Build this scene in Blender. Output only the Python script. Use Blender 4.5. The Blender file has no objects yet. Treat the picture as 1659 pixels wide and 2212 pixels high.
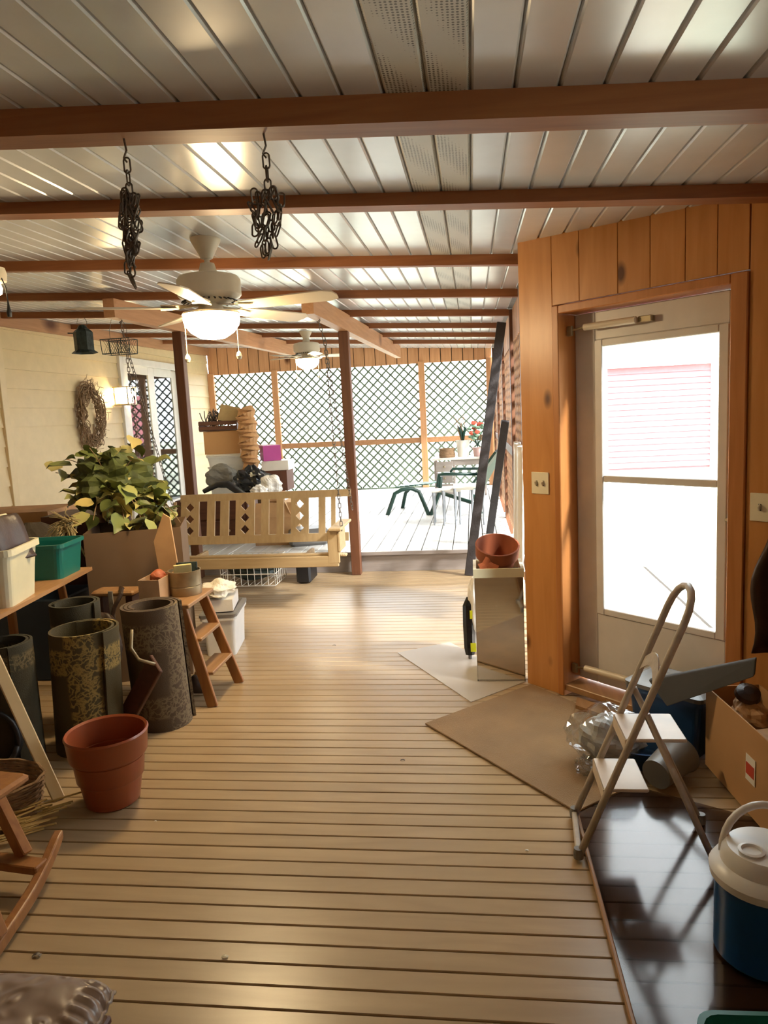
import bpy, math, random
from mathutils import Vector, Matrix
random.seed(7)
PI = math.pi
SC = bpy.context.scene
COL = SC.collection

# ---------------------------------------------------------------- camera
CAM_H = 1.55
F_PX = 1555.0
RR = Matrix(((0.99154885, -0.03259535, -0.12557238),
             (0.11984585, -0.14049868, 0.98280064),
             (-0.04967749, -0.98954417, -0.13540489)))   # camera (right, down, forward) -> world
cam_d = bpy.data.cameras.new('camera')
cam_d.sensor_fit = 'VERTICAL'; cam_d.sensor_height = 36.0
cam_d.lens = F_PX * 36.0 / 2212.0
cam_d.clip_start = 0.05; cam_d.clip_end = 300
cam = bpy.data.objects.new('camera', cam_d); COL.objects.link(cam)
M = Matrix.Identity(4)
for i in range(3):
    M[i][0] = RR[i][0]; M[i][1] = -RR[i][1]; M[i][2] = -RR[i][2]
M[2][3] = CAM_H
cam.matrix_world = M
SC.camera = cam

# ---------------------------------------------------------------- world and exposure
W = bpy.data.worlds.new('overcast_sky'); SC.world = W; W.use_nodes = True
bg = W.node_tree.nodes['Background']
bg.inputs[0].default_value = (0.90, 0.96, 1.0, 1); bg.inputs[1].default_value = 7.0
SC.view_settings.view_transform = 'Standard'; SC.view_settings.look = 'None'
SC.view_settings.gamma = 1; SC.view_settings.use_curve_mapping = False
SC.view_settings.exposure = 0.75
sd = bpy.data.lights.new('sun', 'SUN'); sd.energy = 9.0; sd.angle = 0.12; sd.color = (1, .97, .92)
sun = bpy.data.objects.new('sun', sd); COL.objects.link(sun)
sun.rotation_euler = Vector((-0.70, 0.35, -0.62)).to_track_quat('-Z', 'Y').to_euler()
FAN_GLOW = 88.0

# ---------------------------------------------------------------- geometry of the place
def ray(u, v):
    return RR @ Vector((u - 829.5, v - 1106.0, F_PX))
C0 = Vector((0, 0, CAM_H))
def onz(u, v, z=0.0):
    r = ray(u, v); return C0 + r * ((z - CAM_H) / r[2])
def onx(u, v, x):
    r = ray(u, v); return C0 + r * (x / r[0])
def ony(u, v, y):
    r = ray(u, v); return C0 + r * (y / r[1])
def zc(x, y): return 2.328 + .021 * y - .06 * x      # underside of the ceiling
CX, CY = .264, 3.969                                  # corner of the angled wall
def dg(s, n, z):                                      # point on the angled wall: along it, outwards, up
    q = math.sqrt(.5); return Vector((CX + (s + n) * q, CY + (-s + n) * q, z))
XL, XR, YF, YS, ZD = -4.735, .37, 12.84, 6.95, .205   # left wall, right wall, far wall, step, deck height

# ---------------------------------------------------------------- mesh helpers
class MB:
    def __init__(s): s.v = []; s.f = []
    def add(s, vs, fs):
        n = len(s.v); s.v += [Vector(p) for p in vs]; s.f += [tuple(i + n for i in f) for f in fs]; return s
    def hexa(s, p):            # eight corners: bottom ring of 4, top ring of 4
        return s.add(p, [(3, 2, 1, 0), (4, 5, 6, 7), (0, 1, 5, 4), (1, 2, 6, 5), (2, 3, 7, 6), (3, 0, 4, 7)])
    def box(s, c, d, rot=None):
        x, y, z = d[0] / 2, d[1] / 2, d[2] / 2
        p = [Vector(q) for q in ((-x, -y, -z), (x, -y, -z), (x, y, -z), (-x, y, -z), (-x, -y, z), (x, -y, z), (x, y, z), (-x, y, z))]
        if rot is not None: p = [rot @ q for q in p]
        return s.hexa([q + Vector(c) for q in p])
    def span(s, a, b):         # axis-aligned box from corner a to corner b
        return s.box([(a[i] + b[i]) / 2 for i in range(3)], [abs(b[i] - a[i]) for i in range(3)])
    def cbox(s, c, d, ch=.006, rot=None):      # box with chamfered edges (three stacked rings)
        x, y, z = d[0] / 2, d[1] / 2, d[2] / 2
        def ring(ix, zz, cc):
            a, b = x - ix, y - ix
            return [(-a + cc, -b, zz), (a - cc, -b, zz), (a, -b + cc, zz), (a, b - cc, zz), (a - cc, b, zz), (-a + cc, b, zz), (-a, b - cc, zz), (-a, -b + cc, zz)]
        rings = [ring(ch, -z, ch), ring(0, -z + ch, ch), ring(0, z - ch, ch), ring(ch, z, ch)]
        p = [Vector(q) for r in rings for q in r]
        if rot is not None: p = [rot @ q for q in p]
        p = [q + Vector(c) for q in p]
        fs = [tuple(reversed(range(8))), tuple(range(24, 32))]
        for k in range(3):
            for i in range(8):
                j = (i + 1) % 8; fs.append((k * 8 + i, k * 8 + j, k * 8 + 8 + j, k * 8 + 8 + i))
        return s.add(p, fs)
    def bar(s, a, b, w, h, up=(0, 0, 1), ch=.004):     # beam from a to b
        a = Vector(a); b = Vector(b); d = (b - a); L = d.length; d.normalize()
        upv = Vector(up)
        if abs(d.dot(upv)) > .98: upv = Vector((0, 1, 0))
        sx = d.cross(upv).normalized(); uz = sx.cross(d).normalized()
        rot = Matrix((sx, d, uz)).transposed()
        return s.cbox((a + b) / 2, (w, L, h), min(ch, w / 4, h / 4), rot)
    def tube(s, pts, r, n=8, closed=False, cap=True):
        pts = [Vector(p) for p in pts]; m = len(pts)
        rs = r if isinstance(r, (list, tuple)) else [r] * m
        vs = []; prev = None
        for i in range(m):
            if closed: t = pts[(i + 1) % m] - pts[i - 1]
            else: t = pts[min(i + 1, m - 1)] - pts[max(i - 1, 0)]
            t.normalize()
            if prev is None:
                a = Vector((0, 0, 1)) if abs(t.z) < .9 else Vector((1, 0, 0))
                x = t.cross(a).normalized()
            else:
                x = (prev - t * prev.dot(t)).normalized()
            prev = x; y = t.cross(x)
            for k in range(n):
                a = 2 * PI * k / n; vs.append(pts[i] + (x * math.cos(a) + y * math.sin(a)) * rs[i])
        fs = []
        for i in range(m if closed else m - 1):
            j = (i + 1) % m
            for k in range(n):
                l = (k + 1) % n; fs.append((i * n + k, i * n + l, j * n + l, j * n + k))
        if not closed and cap: fs += [tuple(reversed(range(n))), tuple(range((m - 1) * n, m * n))]
        return s.add(vs, fs)
    def lathe(s, c, prof, n=32, rot=None, sx=1, sy=1):   # prof: (radius, z)
        c = Vector(c); vs = []; m = len(prof)
        for r, z in prof:
            for k in range(n):
                a = 2 * PI * k / n; p = Vector((r * math.cos(a) * sx, r * math.sin(a) * sy, z))
                vs.append(c + (rot @ p if rot is not None else p))
        fs = []
        for i in range(m - 1):
            for k in range(n):
                l = (k + 1) % n; fs.append((i * n + k, i * n + l, i * n + n + l, i * n + n + k))
        if prof[0][0] > 1e-4: fs.append(tuple(reversed(range(n))))
        if prof[-1][0] > 1e-4: fs.append(tuple(range((m - 1) * n, m * n)))
        return s.add(vs, fs)
    def prism(s, poly, z0, z1, T=None):      # 2D polygon extruded, T maps (x, y, z)
        n = len(poly); vs = [Vector((p[0], p[1], z0)) for p in poly] + [Vector((p[0], p[1], z1)) for p in poly]
        if T: vs = [T(v) for v in vs]
        return s.add(vs, [tuple(reversed(range(n))), tuple(range(n, 2 * n))] + [(i, (i + 1) % n, n + (i + 1) % n, n + i) for i in range(n)])
    def grid(s, fn, nu, nv):
        vs = [fn(i / nu, j / nv) for j in range(nv + 1) for i in range(nu + 1)]
        fs = [(j * (nu + 1) + i, j * (nu + 1) + i + 1, (j + 1) * (nu + 1) + i + 1, (j + 1) * (nu + 1) + i) for j in range(nv) for i in range(nu)]
        return s.add(vs, fs)
    def blob(s, c, d, nz=.12, fq=3.0, seed=0, nu=28, nv=16, rot=None, flat=0.0):
        rnd = random.Random(seed); ph = [rnd.uniform(0, 6.3) for _ in range(12)]
        vs = []; 
        for j in range(nv + 1):
            th = PI * j / nv
            for i in range(nu):
                a = 2 * PI * i / nu
                x, y, z = math.sin(th) * math.cos(a), math.sin(th) * math.sin(a), math.cos(th)
                q = 1 + nz * (math.sin(fq * 2 * x + ph[0] + 2 * math.sin(fq * y + ph[1])) + .6 * math.sin(fq * 3.1 * y + ph[2] + 2 * z) + .6 * math.sin(fq * 3.7 * z + ph[3] + 3 * x) + .35 * math.sin(fq * 7 * x + ph[4]) * math.sin(fq * 6 * (y + z) + ph[5]))
                p = Vector((x * d[0] / 2 * q, y * d[1] / 2 * q, z * d[2] / 2 * q))
                if flat and p.z < -d[2] / 2 * flat: p.z = -d[2] / 2 * flat
                if rot is not None: p = rot @ p
                vs.append(p + Vector(c))
        fs = [(j * nu + i, j * nu + nu + i, j * nu + nu + (i + 1) % nu, j * nu + (i + 1) % nu) for j in range(nv) for i in range(nu)]
        return s.add(vs, fs)

def link(name, mb, mat, parent=None, org=None, smooth=False, solid=0, sub=0, bev=0):
    o0 = Vector(org) if org is not None else (parent_org(parent) if parent is not None else Vector((0, 0, 0)))
    me = bpy.data.meshes.new(name)
    me.from_pydata([tuple(v - o0) for v in mb.v], [], mb.f); me.validate(); me.update()
    me.materials.append(mat)
    if smooth:
        for p in me.polygons: p.use_smooth = True
        if smooth != 'all':
            try: me.set_sharp_from_angle(angle=math.radians(38))
            except Exception: pass
    o = bpy.data.objects.new(name, me); COL.objects.link(o)
    if parent is not None: o.parent = parent
    else: o.location = o0
    o['_org'] = list(o0)
    if solid:
        m = o.modifiers.new('solid', 'SOLIDIFY'); m.thickness = abs(solid); m.offset = 1 if solid > 0 else -1
    if sub: m = o.modifiers.new('sub', 'SUBSURF'); m.levels = sub; m.render_levels = sub
    if bev: m = o.modifiers.new('bev', 'BEVEL'); m.width = bev; m.segments = 2; m.limit_method = 'ANGLE'
    return o
def parent_org(o): return Vector(o['_org'])
def tag(o, label=None, cat=None, group=None, kind=None):
    if label: o['label'] = label
    if cat: o['category'] = cat
    if group: o['group'] = group
    if kind: o['kind'] = kind
    return o
def thing(name, loc, label, cat, group=None):
    o = bpy.data.objects.new(name, None); COL.objects.link(o); o.location = loc; o['_org'] = list(loc)
    o.empty_display_size = .1
    return tag(o, label, cat, group)
def struct(name, mb, mat, **k):
    o = link(name, mb, mat, **k); o['kind'] = 'structure'; return o
def root_struct(name, loc=(0, 0, 0)):
    o = bpy.data.objects.new(name, None); COL.objects.link(o); o.location = loc; o['_org'] = list(loc); o['kind'] = 'structure'; return o
def dup(o, parent, loc=None, rot=None, scale=None):
    c = o.copy(); COL.objects.link(c); c.parent = parent
    if loc is not None: c.location = loc
    if rot is not None: c.rotation_euler = rot
    if scale is not None: c.scale = scale
    return c
def rz(a): return Matrix.Rotation(a, 3, 'Z')
def rx(a): return Matrix.Rotation(a, 3, 'X')
def ry(a): return Matrix.Rotation(a, 3, 'Y')

# ---------------------------------------------------------------- materials
def srgb(c):
    if isinstance(c, str): c = [int(c[i:i + 2], 16) / 255 for i in (0, 2, 4)]
    return tuple(((x / 12.92) if x <= .04045 else ((x + .055) / 1.055) ** 2.4) for x in c) + (1,)
def newmat(name):
    m = bpy.data.materials.new(name); m.use_nodes = True
    return m, m.node_tree.nodes, m.node_tree.links, m.node_tree.nodes['Principled BSDF']
def ramp(N, L, src, stops):
    r = N.new('ShaderNodeValToRGB'); e = r.color_ramp.elements
    while len(e) < len(stops): e.new(.5)
    for i, (p, c) in enumerate(stops): e[i].position = p; e[i].color = c
    L.new(src, r.inputs[0]); return r.outputs[0]
def mapped(N, L, scale=(1, 1, 1), rand=False, coord='Object'):
    tc = N.new('ShaderNodeTexCoord'); mp = N.new('ShaderNodeMapping'); mp.inputs['Scale'].default_value = scale
    src = tc.outputs[coord]
    if rand:
        oi = N.new('ShaderNodeObjectInfo'); va = N.new('ShaderNodeVectorMath'); va.operation = 'SCALE'
        cb = N.new('ShaderNodeCombineXYZ')
        for i in range(3): L.new(oi.outputs['Random'], cb.inputs[i])
        L.new(cb.outputs[0], va.inputs[0]); va.inputs['Scale'].default_value = 37.0
        vb = N.new('ShaderNodeVectorMath'); vb.operation = 'ADD'; L.new(src, vb.inputs[0]); L.new(va.outputs[0], vb.inputs[1]); src = vb.outputs[0]
    L.new(src, mp.inputs[0]); return mp.outputs[0]
def plain(name, c, rough=.6, var=.12, scale=9, bump=.0, metal=0, spec=.5, bscale=60, trans=0, alpha=1, coat=0, sheen=0):
    m, N, L, B = newmat(name); col = srgb(c)
    vec = mapped(N, L)
    n = N.new('ShaderNodeTexNoise'); n.inputs['Scale'].default_value = scale; n.inputs['Detail'].default_value = 5; L.new(vec, n.inputs['Vector'])
    lo = tuple(x * (1 - var) for x in col[:3]) + (1,); hi = tuple(min(1, x * (1 + var)) for x in col[:3]) + (1,)
    L.new(ramp(N, L, n.outputs['Fac'], [(.3, lo), (.7, hi)]), B.inputs['Base Color'])
    B.inputs['Roughness'].default_value = rough; B.inputs['Metallic'].default_value = metal
    B.inputs['Specular IOR Level'].default_value = spec
    B.inputs['Transmission Weight'].default_value = trans; B.inputs['Alpha'].default_value = alpha
    B.inputs['Coat Weight'].default_value = coat; B.inputs['Coat Roughness'].default_value = .24
    if sheen: B.inputs['Sheen Weight'].default_value = sheen
    if bump:
        n2 = N.new('ShaderNodeTexNoise'); n2.inputs['Scale'].default_value = bscale; n2.inputs['Detail'].default_value = 4; L.new(vec, n2.inputs['Vector'])
        b = N.new('ShaderNodeBump'); b.inputs['Strength'].default_value = bump; b.inputs['Distance'].default_value = .01
        L.new(n2.outputs['Fac'], b.inputs['Height']); L.new(b.outputs[0], B.inputs['Normal'])
    return m
def wood(name, c1, c2, axis='Z', rough=.5, knots=0, knotc='5a2f12', randhue=.12, stretch=14, bump=.15, spec=.4):
    m, N, L, B = newmat(name)
    sc = {'X': (1, stretch, stretch), 'Y': (stretch, 1, stretch), 'Z': (stretch, stretch, 1)}[axis]
    vec = mapped(N, L, sc, rand=True)
    n = N.new('ShaderNodeTexNoise'); n.inputs['Scale'].default_value = 2.2; n.inputs['Detail'].default_value = 8; n.inputs['Distortion'].default_value = .6
    L.new(vec, n.inputs['Vector'])
    colr = ramp(N, L, n.outputs['Fac'], [(.3, srgb(c1)), (.7, srgb(c2))])
    if knots:
        vk = mapped(N, L, {'X': (.55, 1, 1), 'Y': (1, .55, 1), 'Z': (1, 1, .55)}[axis], rand=True)
        vo = N.new('ShaderNodeTexVoronoi'); vo.inputs['Scale'].default_value = knots; L.new(vk, vo.inputs['Vector'])
        kf = ramp(N, L, vo.outputs['Distance'], [(.07, (1, 1, 1, 1)), (.17, (0, 0, 0, 1))])
        mx = N.new('ShaderNodeMix'); mx.data_type = 'RGBA'; L.new(kf, mx.inputs[0]); L.new(colr, mx.inputs[6]); mx.inputs[7].default_value = srgb(knotc); colr = mx.outputs[2]
    oi = N.new('ShaderNodeObjectInfo'); hs = N.new('ShaderNodeHueSaturation')
    mr = N.new('ShaderNodeMapRange'); mr.inputs[3].default_value = 1 - randhue; mr.inputs[4].default_value = 1 + randhue
    L.new(oi.outputs['Random'], mr.inputs[0]); L.new(mr.outputs[0], hs.inputs['Value']); L.new(colr, hs.inputs['Color'])
    L.new(hs.outputs[0], B.inputs['Base Color'])
    B.inputs['Roughness'].default_value = rough; B.inputs['Specular IOR Level'].default_value = spec
    b = N.new('ShaderNodeBump'); b.inputs['Strength'].default_value = bump; b.inputs['Distance'].default_value = .004
    L.new(n.outputs['Fac'], b.inputs['Height']); L.new(b.outputs[0], B.inputs['Normal'])
    return m
def glow(name, c, s):
    m, N, L, B = newmat(name); B.inputs['Base Color'].default_value = (*c, 1)
    B.inputs['Emission Color'].default_value = (*c, 1); B.inputs['Emission Strength'].default_value = s
    B.inputs['Roughness'].default_value = .3; return m
def glass(name, tint=(1, 1, 1), refl=.1, rough=.02):
    m, N, L, B = newmat(name); N.remove(B); out = N['Material Output']
    t = N.new('ShaderNodeBsdfTransparent'); t.inputs[0].default_value = (*tint, 1)
    g = N.new('ShaderNodeBsdfGlossy'); g.inputs['Roughness'].default_value = rough; g.inputs[0].default_value = (1, 1, 1, 1)
    lw = N.new('ShaderNodeLayerWeight'); lw.inputs[0].default_value = .5
    fr = N.new('ShaderNodeMath'); fr.operation = 'POWER'; fr.inputs[1].default_value = 5; L.new(lw.outputs['Facing'], fr.inputs[0])
    ad = N.new('ShaderNodeMath'); ad.operation = 'ADD'; ad.inputs[1].default_value = refl; L.new(fr.outputs[0], ad.inputs[0])
    mx = N.new('ShaderNodeMixShader'); L.new(ad.outputs[0], mx.inputs[0]); L.new(t.outputs[0], mx.inputs[1]); L.new(g.outputs[0], mx.inputs[2])
    L.new(mx.outputs[0], out.inputs[0]); return m

m_floor = wood('worn_porch_boards', '9c8464', 'ac9472', 'X', .31, randhue=.05, stretch=6, bump=.05, spec=.5)
m_gap = plain('dark_underfloor', '2a2018', .9)
m_deck = wood('painted_deck_boards', 'c2c2be', 'd6d6d2', 'Y', .45, randhue=.04, stretch=10)
m_riser = wood('grey_painted_riser', '8c827c', '9c938c', 'X', .5)
m_beam = wood('stained_rafter_wood', '845030', '98623c', 'X', .5, knots=1.6, randhue=.05)
m_beamy = wood('stained_beam_wood', 'b08058', 'c29068', 'Y', .5, knots=1.4, randhue=.05)
m_post = wood('stained_post_wood', '5e3a28', '70482f', 'Z', .5, knots=2.0)
m_pine = wood('knotty_pine_boards', 'b97c42', 'c98d52', 'Z', .36, knots=5.0, randhue=.06, stretch=9, bump=.08)
m_pine_trim = wood('pine_trim', 'a86c3a', 'b87a46', 'Z', .4, knots=1.5)
m_band = wood('pale_pine_boards', 'c48f62', 'd6a276', 'Z', .5, knots=2.4)
m_siding = plain('cream_lap_siding', 'dcc598', .5, .04)
m_soffit = plain('white_vinyl_soffit', 'cdd1d6', .25, .03, spec=.7, coat=.6)
m_seam = plain('soffit_seam_grey', '8a8884', .6)
m_white = plain('white_paint', 'e2ded4', .4, .04)
m_doorw = plain('offwhite_painted_door', 'd6d2ce', .4, .05)
m_glass = glass('window_glass', (.95, .97, .96), .03)
m_smoke = glass('smoked_sheet', (.55, .50, .49), .025, .12)
m_vinyl = None
m_latt = wood('green_grey_lattice', '5f6e5c', '768470', 'Z', .6)
m_lattb = wood('brown_lattice', '8a6448', '9c7658', 'Z', .6)
m_black = plain('black_plastic', '1c1c1e', .4, .2)
m_steelblack = plain('blackened_post', '2b2626', .5, .3, bump=.2)
m_chain = plain('weathered_chain_steel', '6b625a', .45, .3, metal=.7)
m_card = plain('brown_cardboard', 'b58a5c', .8, .06, 4)
m_cardd = plain('shaded_cardboard', '6c543c', .85, .08, 4)  # cardboard darkened, shade on the tall carton's front put into the colour
m_terra = plain('terracotta', 'a4532f', .55, .12, 6, bump=.1)
m_rug = plain('brown_doormat_pile', '8d6f4a', .95, .14, 5, bump=.5, bscale=260, sheen=.2)
m_swing = wood('tan_painted_swing', 'a68c64', 'b49b72', 'X', .5, randhue=.05)
m_swingz = wood('tan_painted_swing_slat', 'a68c64', 'b49b72', 'Z', .5, randhue=.04)
m_steel = plain('brushed_stainless', 'dedcd8', .04, .02, metal=1)
m_alu = plain('worn_aluminium_paint', 'b3a99c', .45, .15, 20, bump=.1)
m_fan = plain('cream_fan_enamel', 'd8cdb8', .35, .05)
m_globe = glow('lit_globe_glass', (1.0, .75, .42), FAN_GLOW)
m_globe2 = glow('lit_far_globe_glass', (1.0, .86, .6), 26)
m_lamp = glow('lit_lantern_panel', (1.0, .80, .45), 30)
m_teal = plain('teal_plastic', '12685f', .35, .06)
m_creamp = plain('cream_plastic', 'd9d3b4', .4, .05)
m_blue = plain('blue_plastic', '154a82', .35, .08)
m_dblue = plain('dark_blue_plastic', '1f3f66', .35, .1)
m_jug = plain('white_jug_plastic', 'd4d4d4', .35, .04)
m_clear = glass('clear_plastic_film', (.86, .88, .9), .10, .08)
m_plate = plain('ivory_switch_plate', 'e6dcc0', .4, .03)
m_grey = plain('grey_plastic', '6d6a66', .4, .1)
m_leaf = plain('leaf', '7d8448', .45, .35, 14)
m_red = plain('faded_red_siding', 'c9747c', .6, .05)
m_shingle = plain('grey_roof_shingle', 'a8b0b0', .8, .2, 30)
m_grass = plain('lawn_grass', 'a9ad9a', .9, .25, 3, bump=.4)
m_conc = plain('concrete_walk', 'cfcbc2', .8, .06)
m_twig = plain('dry_twigs', '8a6f52', .8, .3, 20)
m_leather = plain('brown_leather', '3a2a20', .4, .25, 12, bump=.2)
m_bagblack = plain('black_bin_liner', '15161a', .22, .2, bump=.3, bscale=14)
m_bagwhite = plain('white_plastic_bag', 'e4e0d8', .4, .05, bump=.3, bscale=16)
m_purple = plain('magenta_box', 'a2307c', .5, .04)
m_greenp = plain('dark_green_resin', '1d3f36', .4, .1)
m_tubw = plain('translucent_white_tub', 'dcdcd8', .35, .04)
m_oldwood = wood('old_varnished_wood', '8a5a34', 'a3703f', 'Z', .4)
m_oldwoodx = wood('old_varnished_plank', '8e6844', 'a67f56', 'Y', .4)
m_dwood = wood('dark_drawer_wood', '4a2c20', '5c3828', 'X', .5)
m_tin = plain('dull_tin', '9a8c70', .4, .2, 14, metal=.6)
m_paper = plain('kraft_paper', 'b48a5e', .8, .1, bump=.3, bscale=20)
m_cloth = plain('grey_cloth', '8c867c', .9, .1, bump=.3)
m_yellow = plain('yellow_tag', 'd8dc20', .5, .03)
m_verdi = plain('dark_green_tin', '2f3a38', .45, .45, 25, metal=.3, bump=.3)

# rubber-backed pale vinyl mat: partly see-through
m_vinyl, N, L, B = newmat('pale_vinyl_mat')
B.inputs['Base Color'].default_value = srgb('d8cfc4'); B.inputs['Roughness'].default_value = .3; B.inputs['Alpha'].default_value = .55
# perforated soffit
m_perf, N, L, B = newmat('perforated_soffit')
vec = mapped(N, L, (1, 1, 1)); vo = N.new('ShaderNodeTexVoronoi'); vo.inputs['Scale'].default_value = 95; vo.inputs['Randomness'].default_value = 0.12
L.new(vec, vo.inputs['Vector'])
L.new(ramp(N, L, vo.outputs['Distance'], [(.26, srgb('4a4844')), (.36, srgb('c4c3bd'))]), B.inputs['Base Color']); B.inputs['Roughness'].default_value = .4
# carpet with gold scroll border, as a function of height and angle
def carpet_mat(name, base, gold, z0, z1, a0, a1, low=None):
    m, N, L, B = newmat(name); vec = mapped(N, L, (1, 1, 1))
    n = N.new('ShaderNodeTexNoise'); n.inputs['Scale'].default_value = 14; n.inputs['Detail'].default_value = 6; L.new(vec, n.inputs['Vector'])
    va = N.new('ShaderNodeVectorMath'); va.operation = 'ADD'; vs = N.new('ShaderNodeVectorMath'); vs.operation = 'SCALE'; vs.inputs['Scale'].default_value = .16
    L.new(n.outputs['Color'], vs.inputs[0]); L.new(vs.outputs[0], va.inputs[0]); L.new(vec, va.inputs[1])
    vo = N.new('ShaderNodeTexVoronoi'); vo.feature = 'DISTANCE_TO_EDGE'; vo.inputs['Scale'].default_value = 30; L.new(va.outputs[0], vo.inputs['Vector'])
    scroll = ramp(N, L, vo.outputs['Distance'], [(.03, (1, 1, 1, 1)), (.2, (0, 0, 0, 1))])
    sx = N.new('ShaderNodeSeparateXYZ'); L.new(vec, sx.inputs[0])
    def band(src, lo, hi, soft):
        a = N.new('ShaderNodeMapRange'); a.interpolation_type = 'SMOOTHSTEP'; a.inputs[1].default_value = lo - soft; a.inputs[2].default_value = lo; L.new(src, a.inputs[0])
        b = N.new('ShaderNodeMapRange'); b.interpolation_type = 'SMOOTHSTEP'; b.inputs[1].default_value = hi + soft; b.inputs[2].default_value = hi; L.new(src, b.inputs[0])
        mu = N.new('ShaderNodeMath'); mu.operation = 'MULTIPLY'; L.new(a.outputs[0], mu.inputs[0]); L.new(b.outputs[0], mu.inputs[1]); return mu.outputs[0]
    f1 = band(sx.outputs['Z'], z0, z1, .02)
    f2 = band(sx.outputs['X'], a0, a1, .02)
    mk = N.new('ShaderNodeMath'); mk.operation = 'MAXIMUM'; L.new(f1, mk.inputs[0]); L.new(f2, mk.inputs[1]); msk = mk.outputs[0]
    if low:
        f3 = band(sx.outputs['Z'], low[0], low[1], .02); mk2 = N.new('ShaderNodeMath'); mk2.operation = 'MAXIMUM'; L.new(msk, mk2.inputs[0]); L.new(f3, mk2.inputs[1]); msk = mk2.outputs[0]
    mu = N.new('ShaderNodeMath'); mu.operation = 'MULTIPLY'; L.new(msk, mu.inputs[0]); L.new(scroll, mu.inputs[1])
    mx = N.new('ShaderNodeMix'); mx.data_type = 'RGBA'; L.new(mu.outputs[0], mx.inputs[0]); mx.inputs[6].default_value = srgb(base); mx.inputs[7].default_value = srgb(gold)
    L.new(mx.outputs[2], B.inputs['Base Color']); B.inputs['Roughness'].default_value = .95
    n2 = N.new('ShaderNodeTexNoise'); n2.inputs['Scale'].default_value = 220; L.new(vec, n2.inputs['Vector'])
    bm = N.new('ShaderNodeBump'); bm.inputs['Strength'].default_value = .4; bm.inputs['Distance'].default_value = .004; L.new(n2.outputs['Fac'], bm.inputs['Height']); L.new(bm.outputs[0], B.inputs['Normal'])
    return m
# leaf colour differs from leaf to leaf
N = m_leaf.node_tree.nodes; L = m_leaf.node_tree.links; B = N['Principled BSDF']
oi = N.new('ShaderNodeObjectInfo')
L.new(ramp(N, L, oi.outputs['Random'], [(0, srgb('56602f')), (.45, srgb('7c8546')), (.75, srgb('b5b070')), (1, srgb('c9b36e'))]), B.inputs['Base Color'])

# ================================================================ SETTING
Y0 = -1.6
# floor boards run across the porch
fl = root_struct('floor')
PW = .0790
mb = MB(); LX0, LX1 = XL, 1.55
def boardprof(w, h, ch): return [(-w / 2 + ch, 0), (w / 2 - ch, 0), (w / 2, -ch), (w / 2, -h), (-w / 2, -h), (-w / 2, -ch)]
pr = boardprof(PW - .0052, .022, .0022)
mb.prism(pr, LX0, LX1, lambda v: Vector((v.z, v.x, v.y)))
b0 = link('board', mb, m_floor, fl); b0.location = (0, YS - PW / 2, 0)
nb = int((YS - Y0) / PW)
for k in range(1, nb):
    dup(b0, fl, loc=(random.uniform(-.002, .002), YS - PW / 2 - k * PW, random.uniform(-.0008, 0)))
struct('floor_underlay', MB().span((XL - .2, Y0, -.07), (1.6, YS + .05, -.024)), m_gap)
# raised deck beyond the step
dk = root_struct('floor.deck'); dk.name = 'floor.001'
DW = .152
mb = MB(); mb.prism(boardprof(DW - .009, .03, .003), YS - .03, YF, lambda v: Vector((v.x, v.z, v.y + ZD)))
d0 = link('board', mb, m_deck, dk); x = -.081 + DW / 2; xs = []
while x + DW / 2 < XR - .04: x += DW
while x - DW / 2 > XL - .1: xs.append(x); x -= DW
d0.location = (xs[0], 0, 0)
for q in xs[1:]: dup(d0, dk, loc=(q, 0, 0))
rs = MB().span((XL, YS, .0), (XR, YS + .03, ZD - .032)); link('riser', rs, m_riser, dk)
link('nosing', MB().cbox(((XL + XR) / 2, YS - .028, ZD - .02), (XR - XL, .022, .036), .003), m_riser, dk)
link('underlay', MB().span((XL, YS + .03, .1), (XR, YF, ZD - .034)), m_gap, dk)

# ceiling of narrow vinyl panels running away from the camera, with rafters under it
ce = root_struct('ceiling')
PP = .1128; XS0 = .136
def panel(x0, x1, y0, y1):
    m = MB(); g = .0035; ch = .005
    vs = []
    for y in (y0, y1):
        for (xx, dz) in ((x0 + g - .003, .012), (x0 + g, ch), (x0 + g + ch, 0), (x1 - g - ch, 0), (x1 - g, ch), (x1 - g + .003, .012)):
            vs.append((xx, y, zc(xx, y) + dz))
    fs = [(i + 1, i, i + 6, i + 7) for i in range(5)] + [(0, 5, 11, 6), (0, 1, 2, 3, 4, 5), (11, 10, 9, 8, 7, 6)]
    return m.add(vs, fs)
k0 = int(math.floor((XL - XS0) / PP)); p0 = None; pp0 = None
for k in range(k0, 14):
    xa = XS0 + k * PP; xb = xa + PP; perf = k in (-3, -2)
    if xa < .25:
        if perf:
            if pp0 is None: pp0 = link('perforated_panel', panel(xa, xb, Y0, YF), m_perf, ce); pk = k
            else: dup(pp0, ce, loc=((k - pk) * PP, 0, -.06 * (k - pk) * PP))
        elif p0 is None: p0 = link('panel', panel(xa, xb, Y0, YF), m_soffit, ce); pk0 = k
        else: dup(p0, ce, loc=((k - pk0) * PP, 0, -.06 * (k - pk0) * PP))
    else:
        link('panel', panel(xa, xb, Y0, min(YF, CX + CY - xa + .15)), m_soffit, ce)
m = MB(); a = .014
m.hexa([(XL - .2, Y0, zc(XL - .2, Y0) + a), (.5, Y0, zc(.5, Y0) + a), (.5, YF + .3, zc(.5, YF) + a), (XL - .2, YF + .3, zc(XL - .2, YF) + a),
        (XL - .2, Y0, zc(XL - .2, Y0) + .1), (.5, Y0, zc(.5, Y0) + .1), (.5, YF + .3, zc(.5, YF) + .1), (XL - .2, YF + .3, zc(XL - .2, YF) + .1)])
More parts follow.
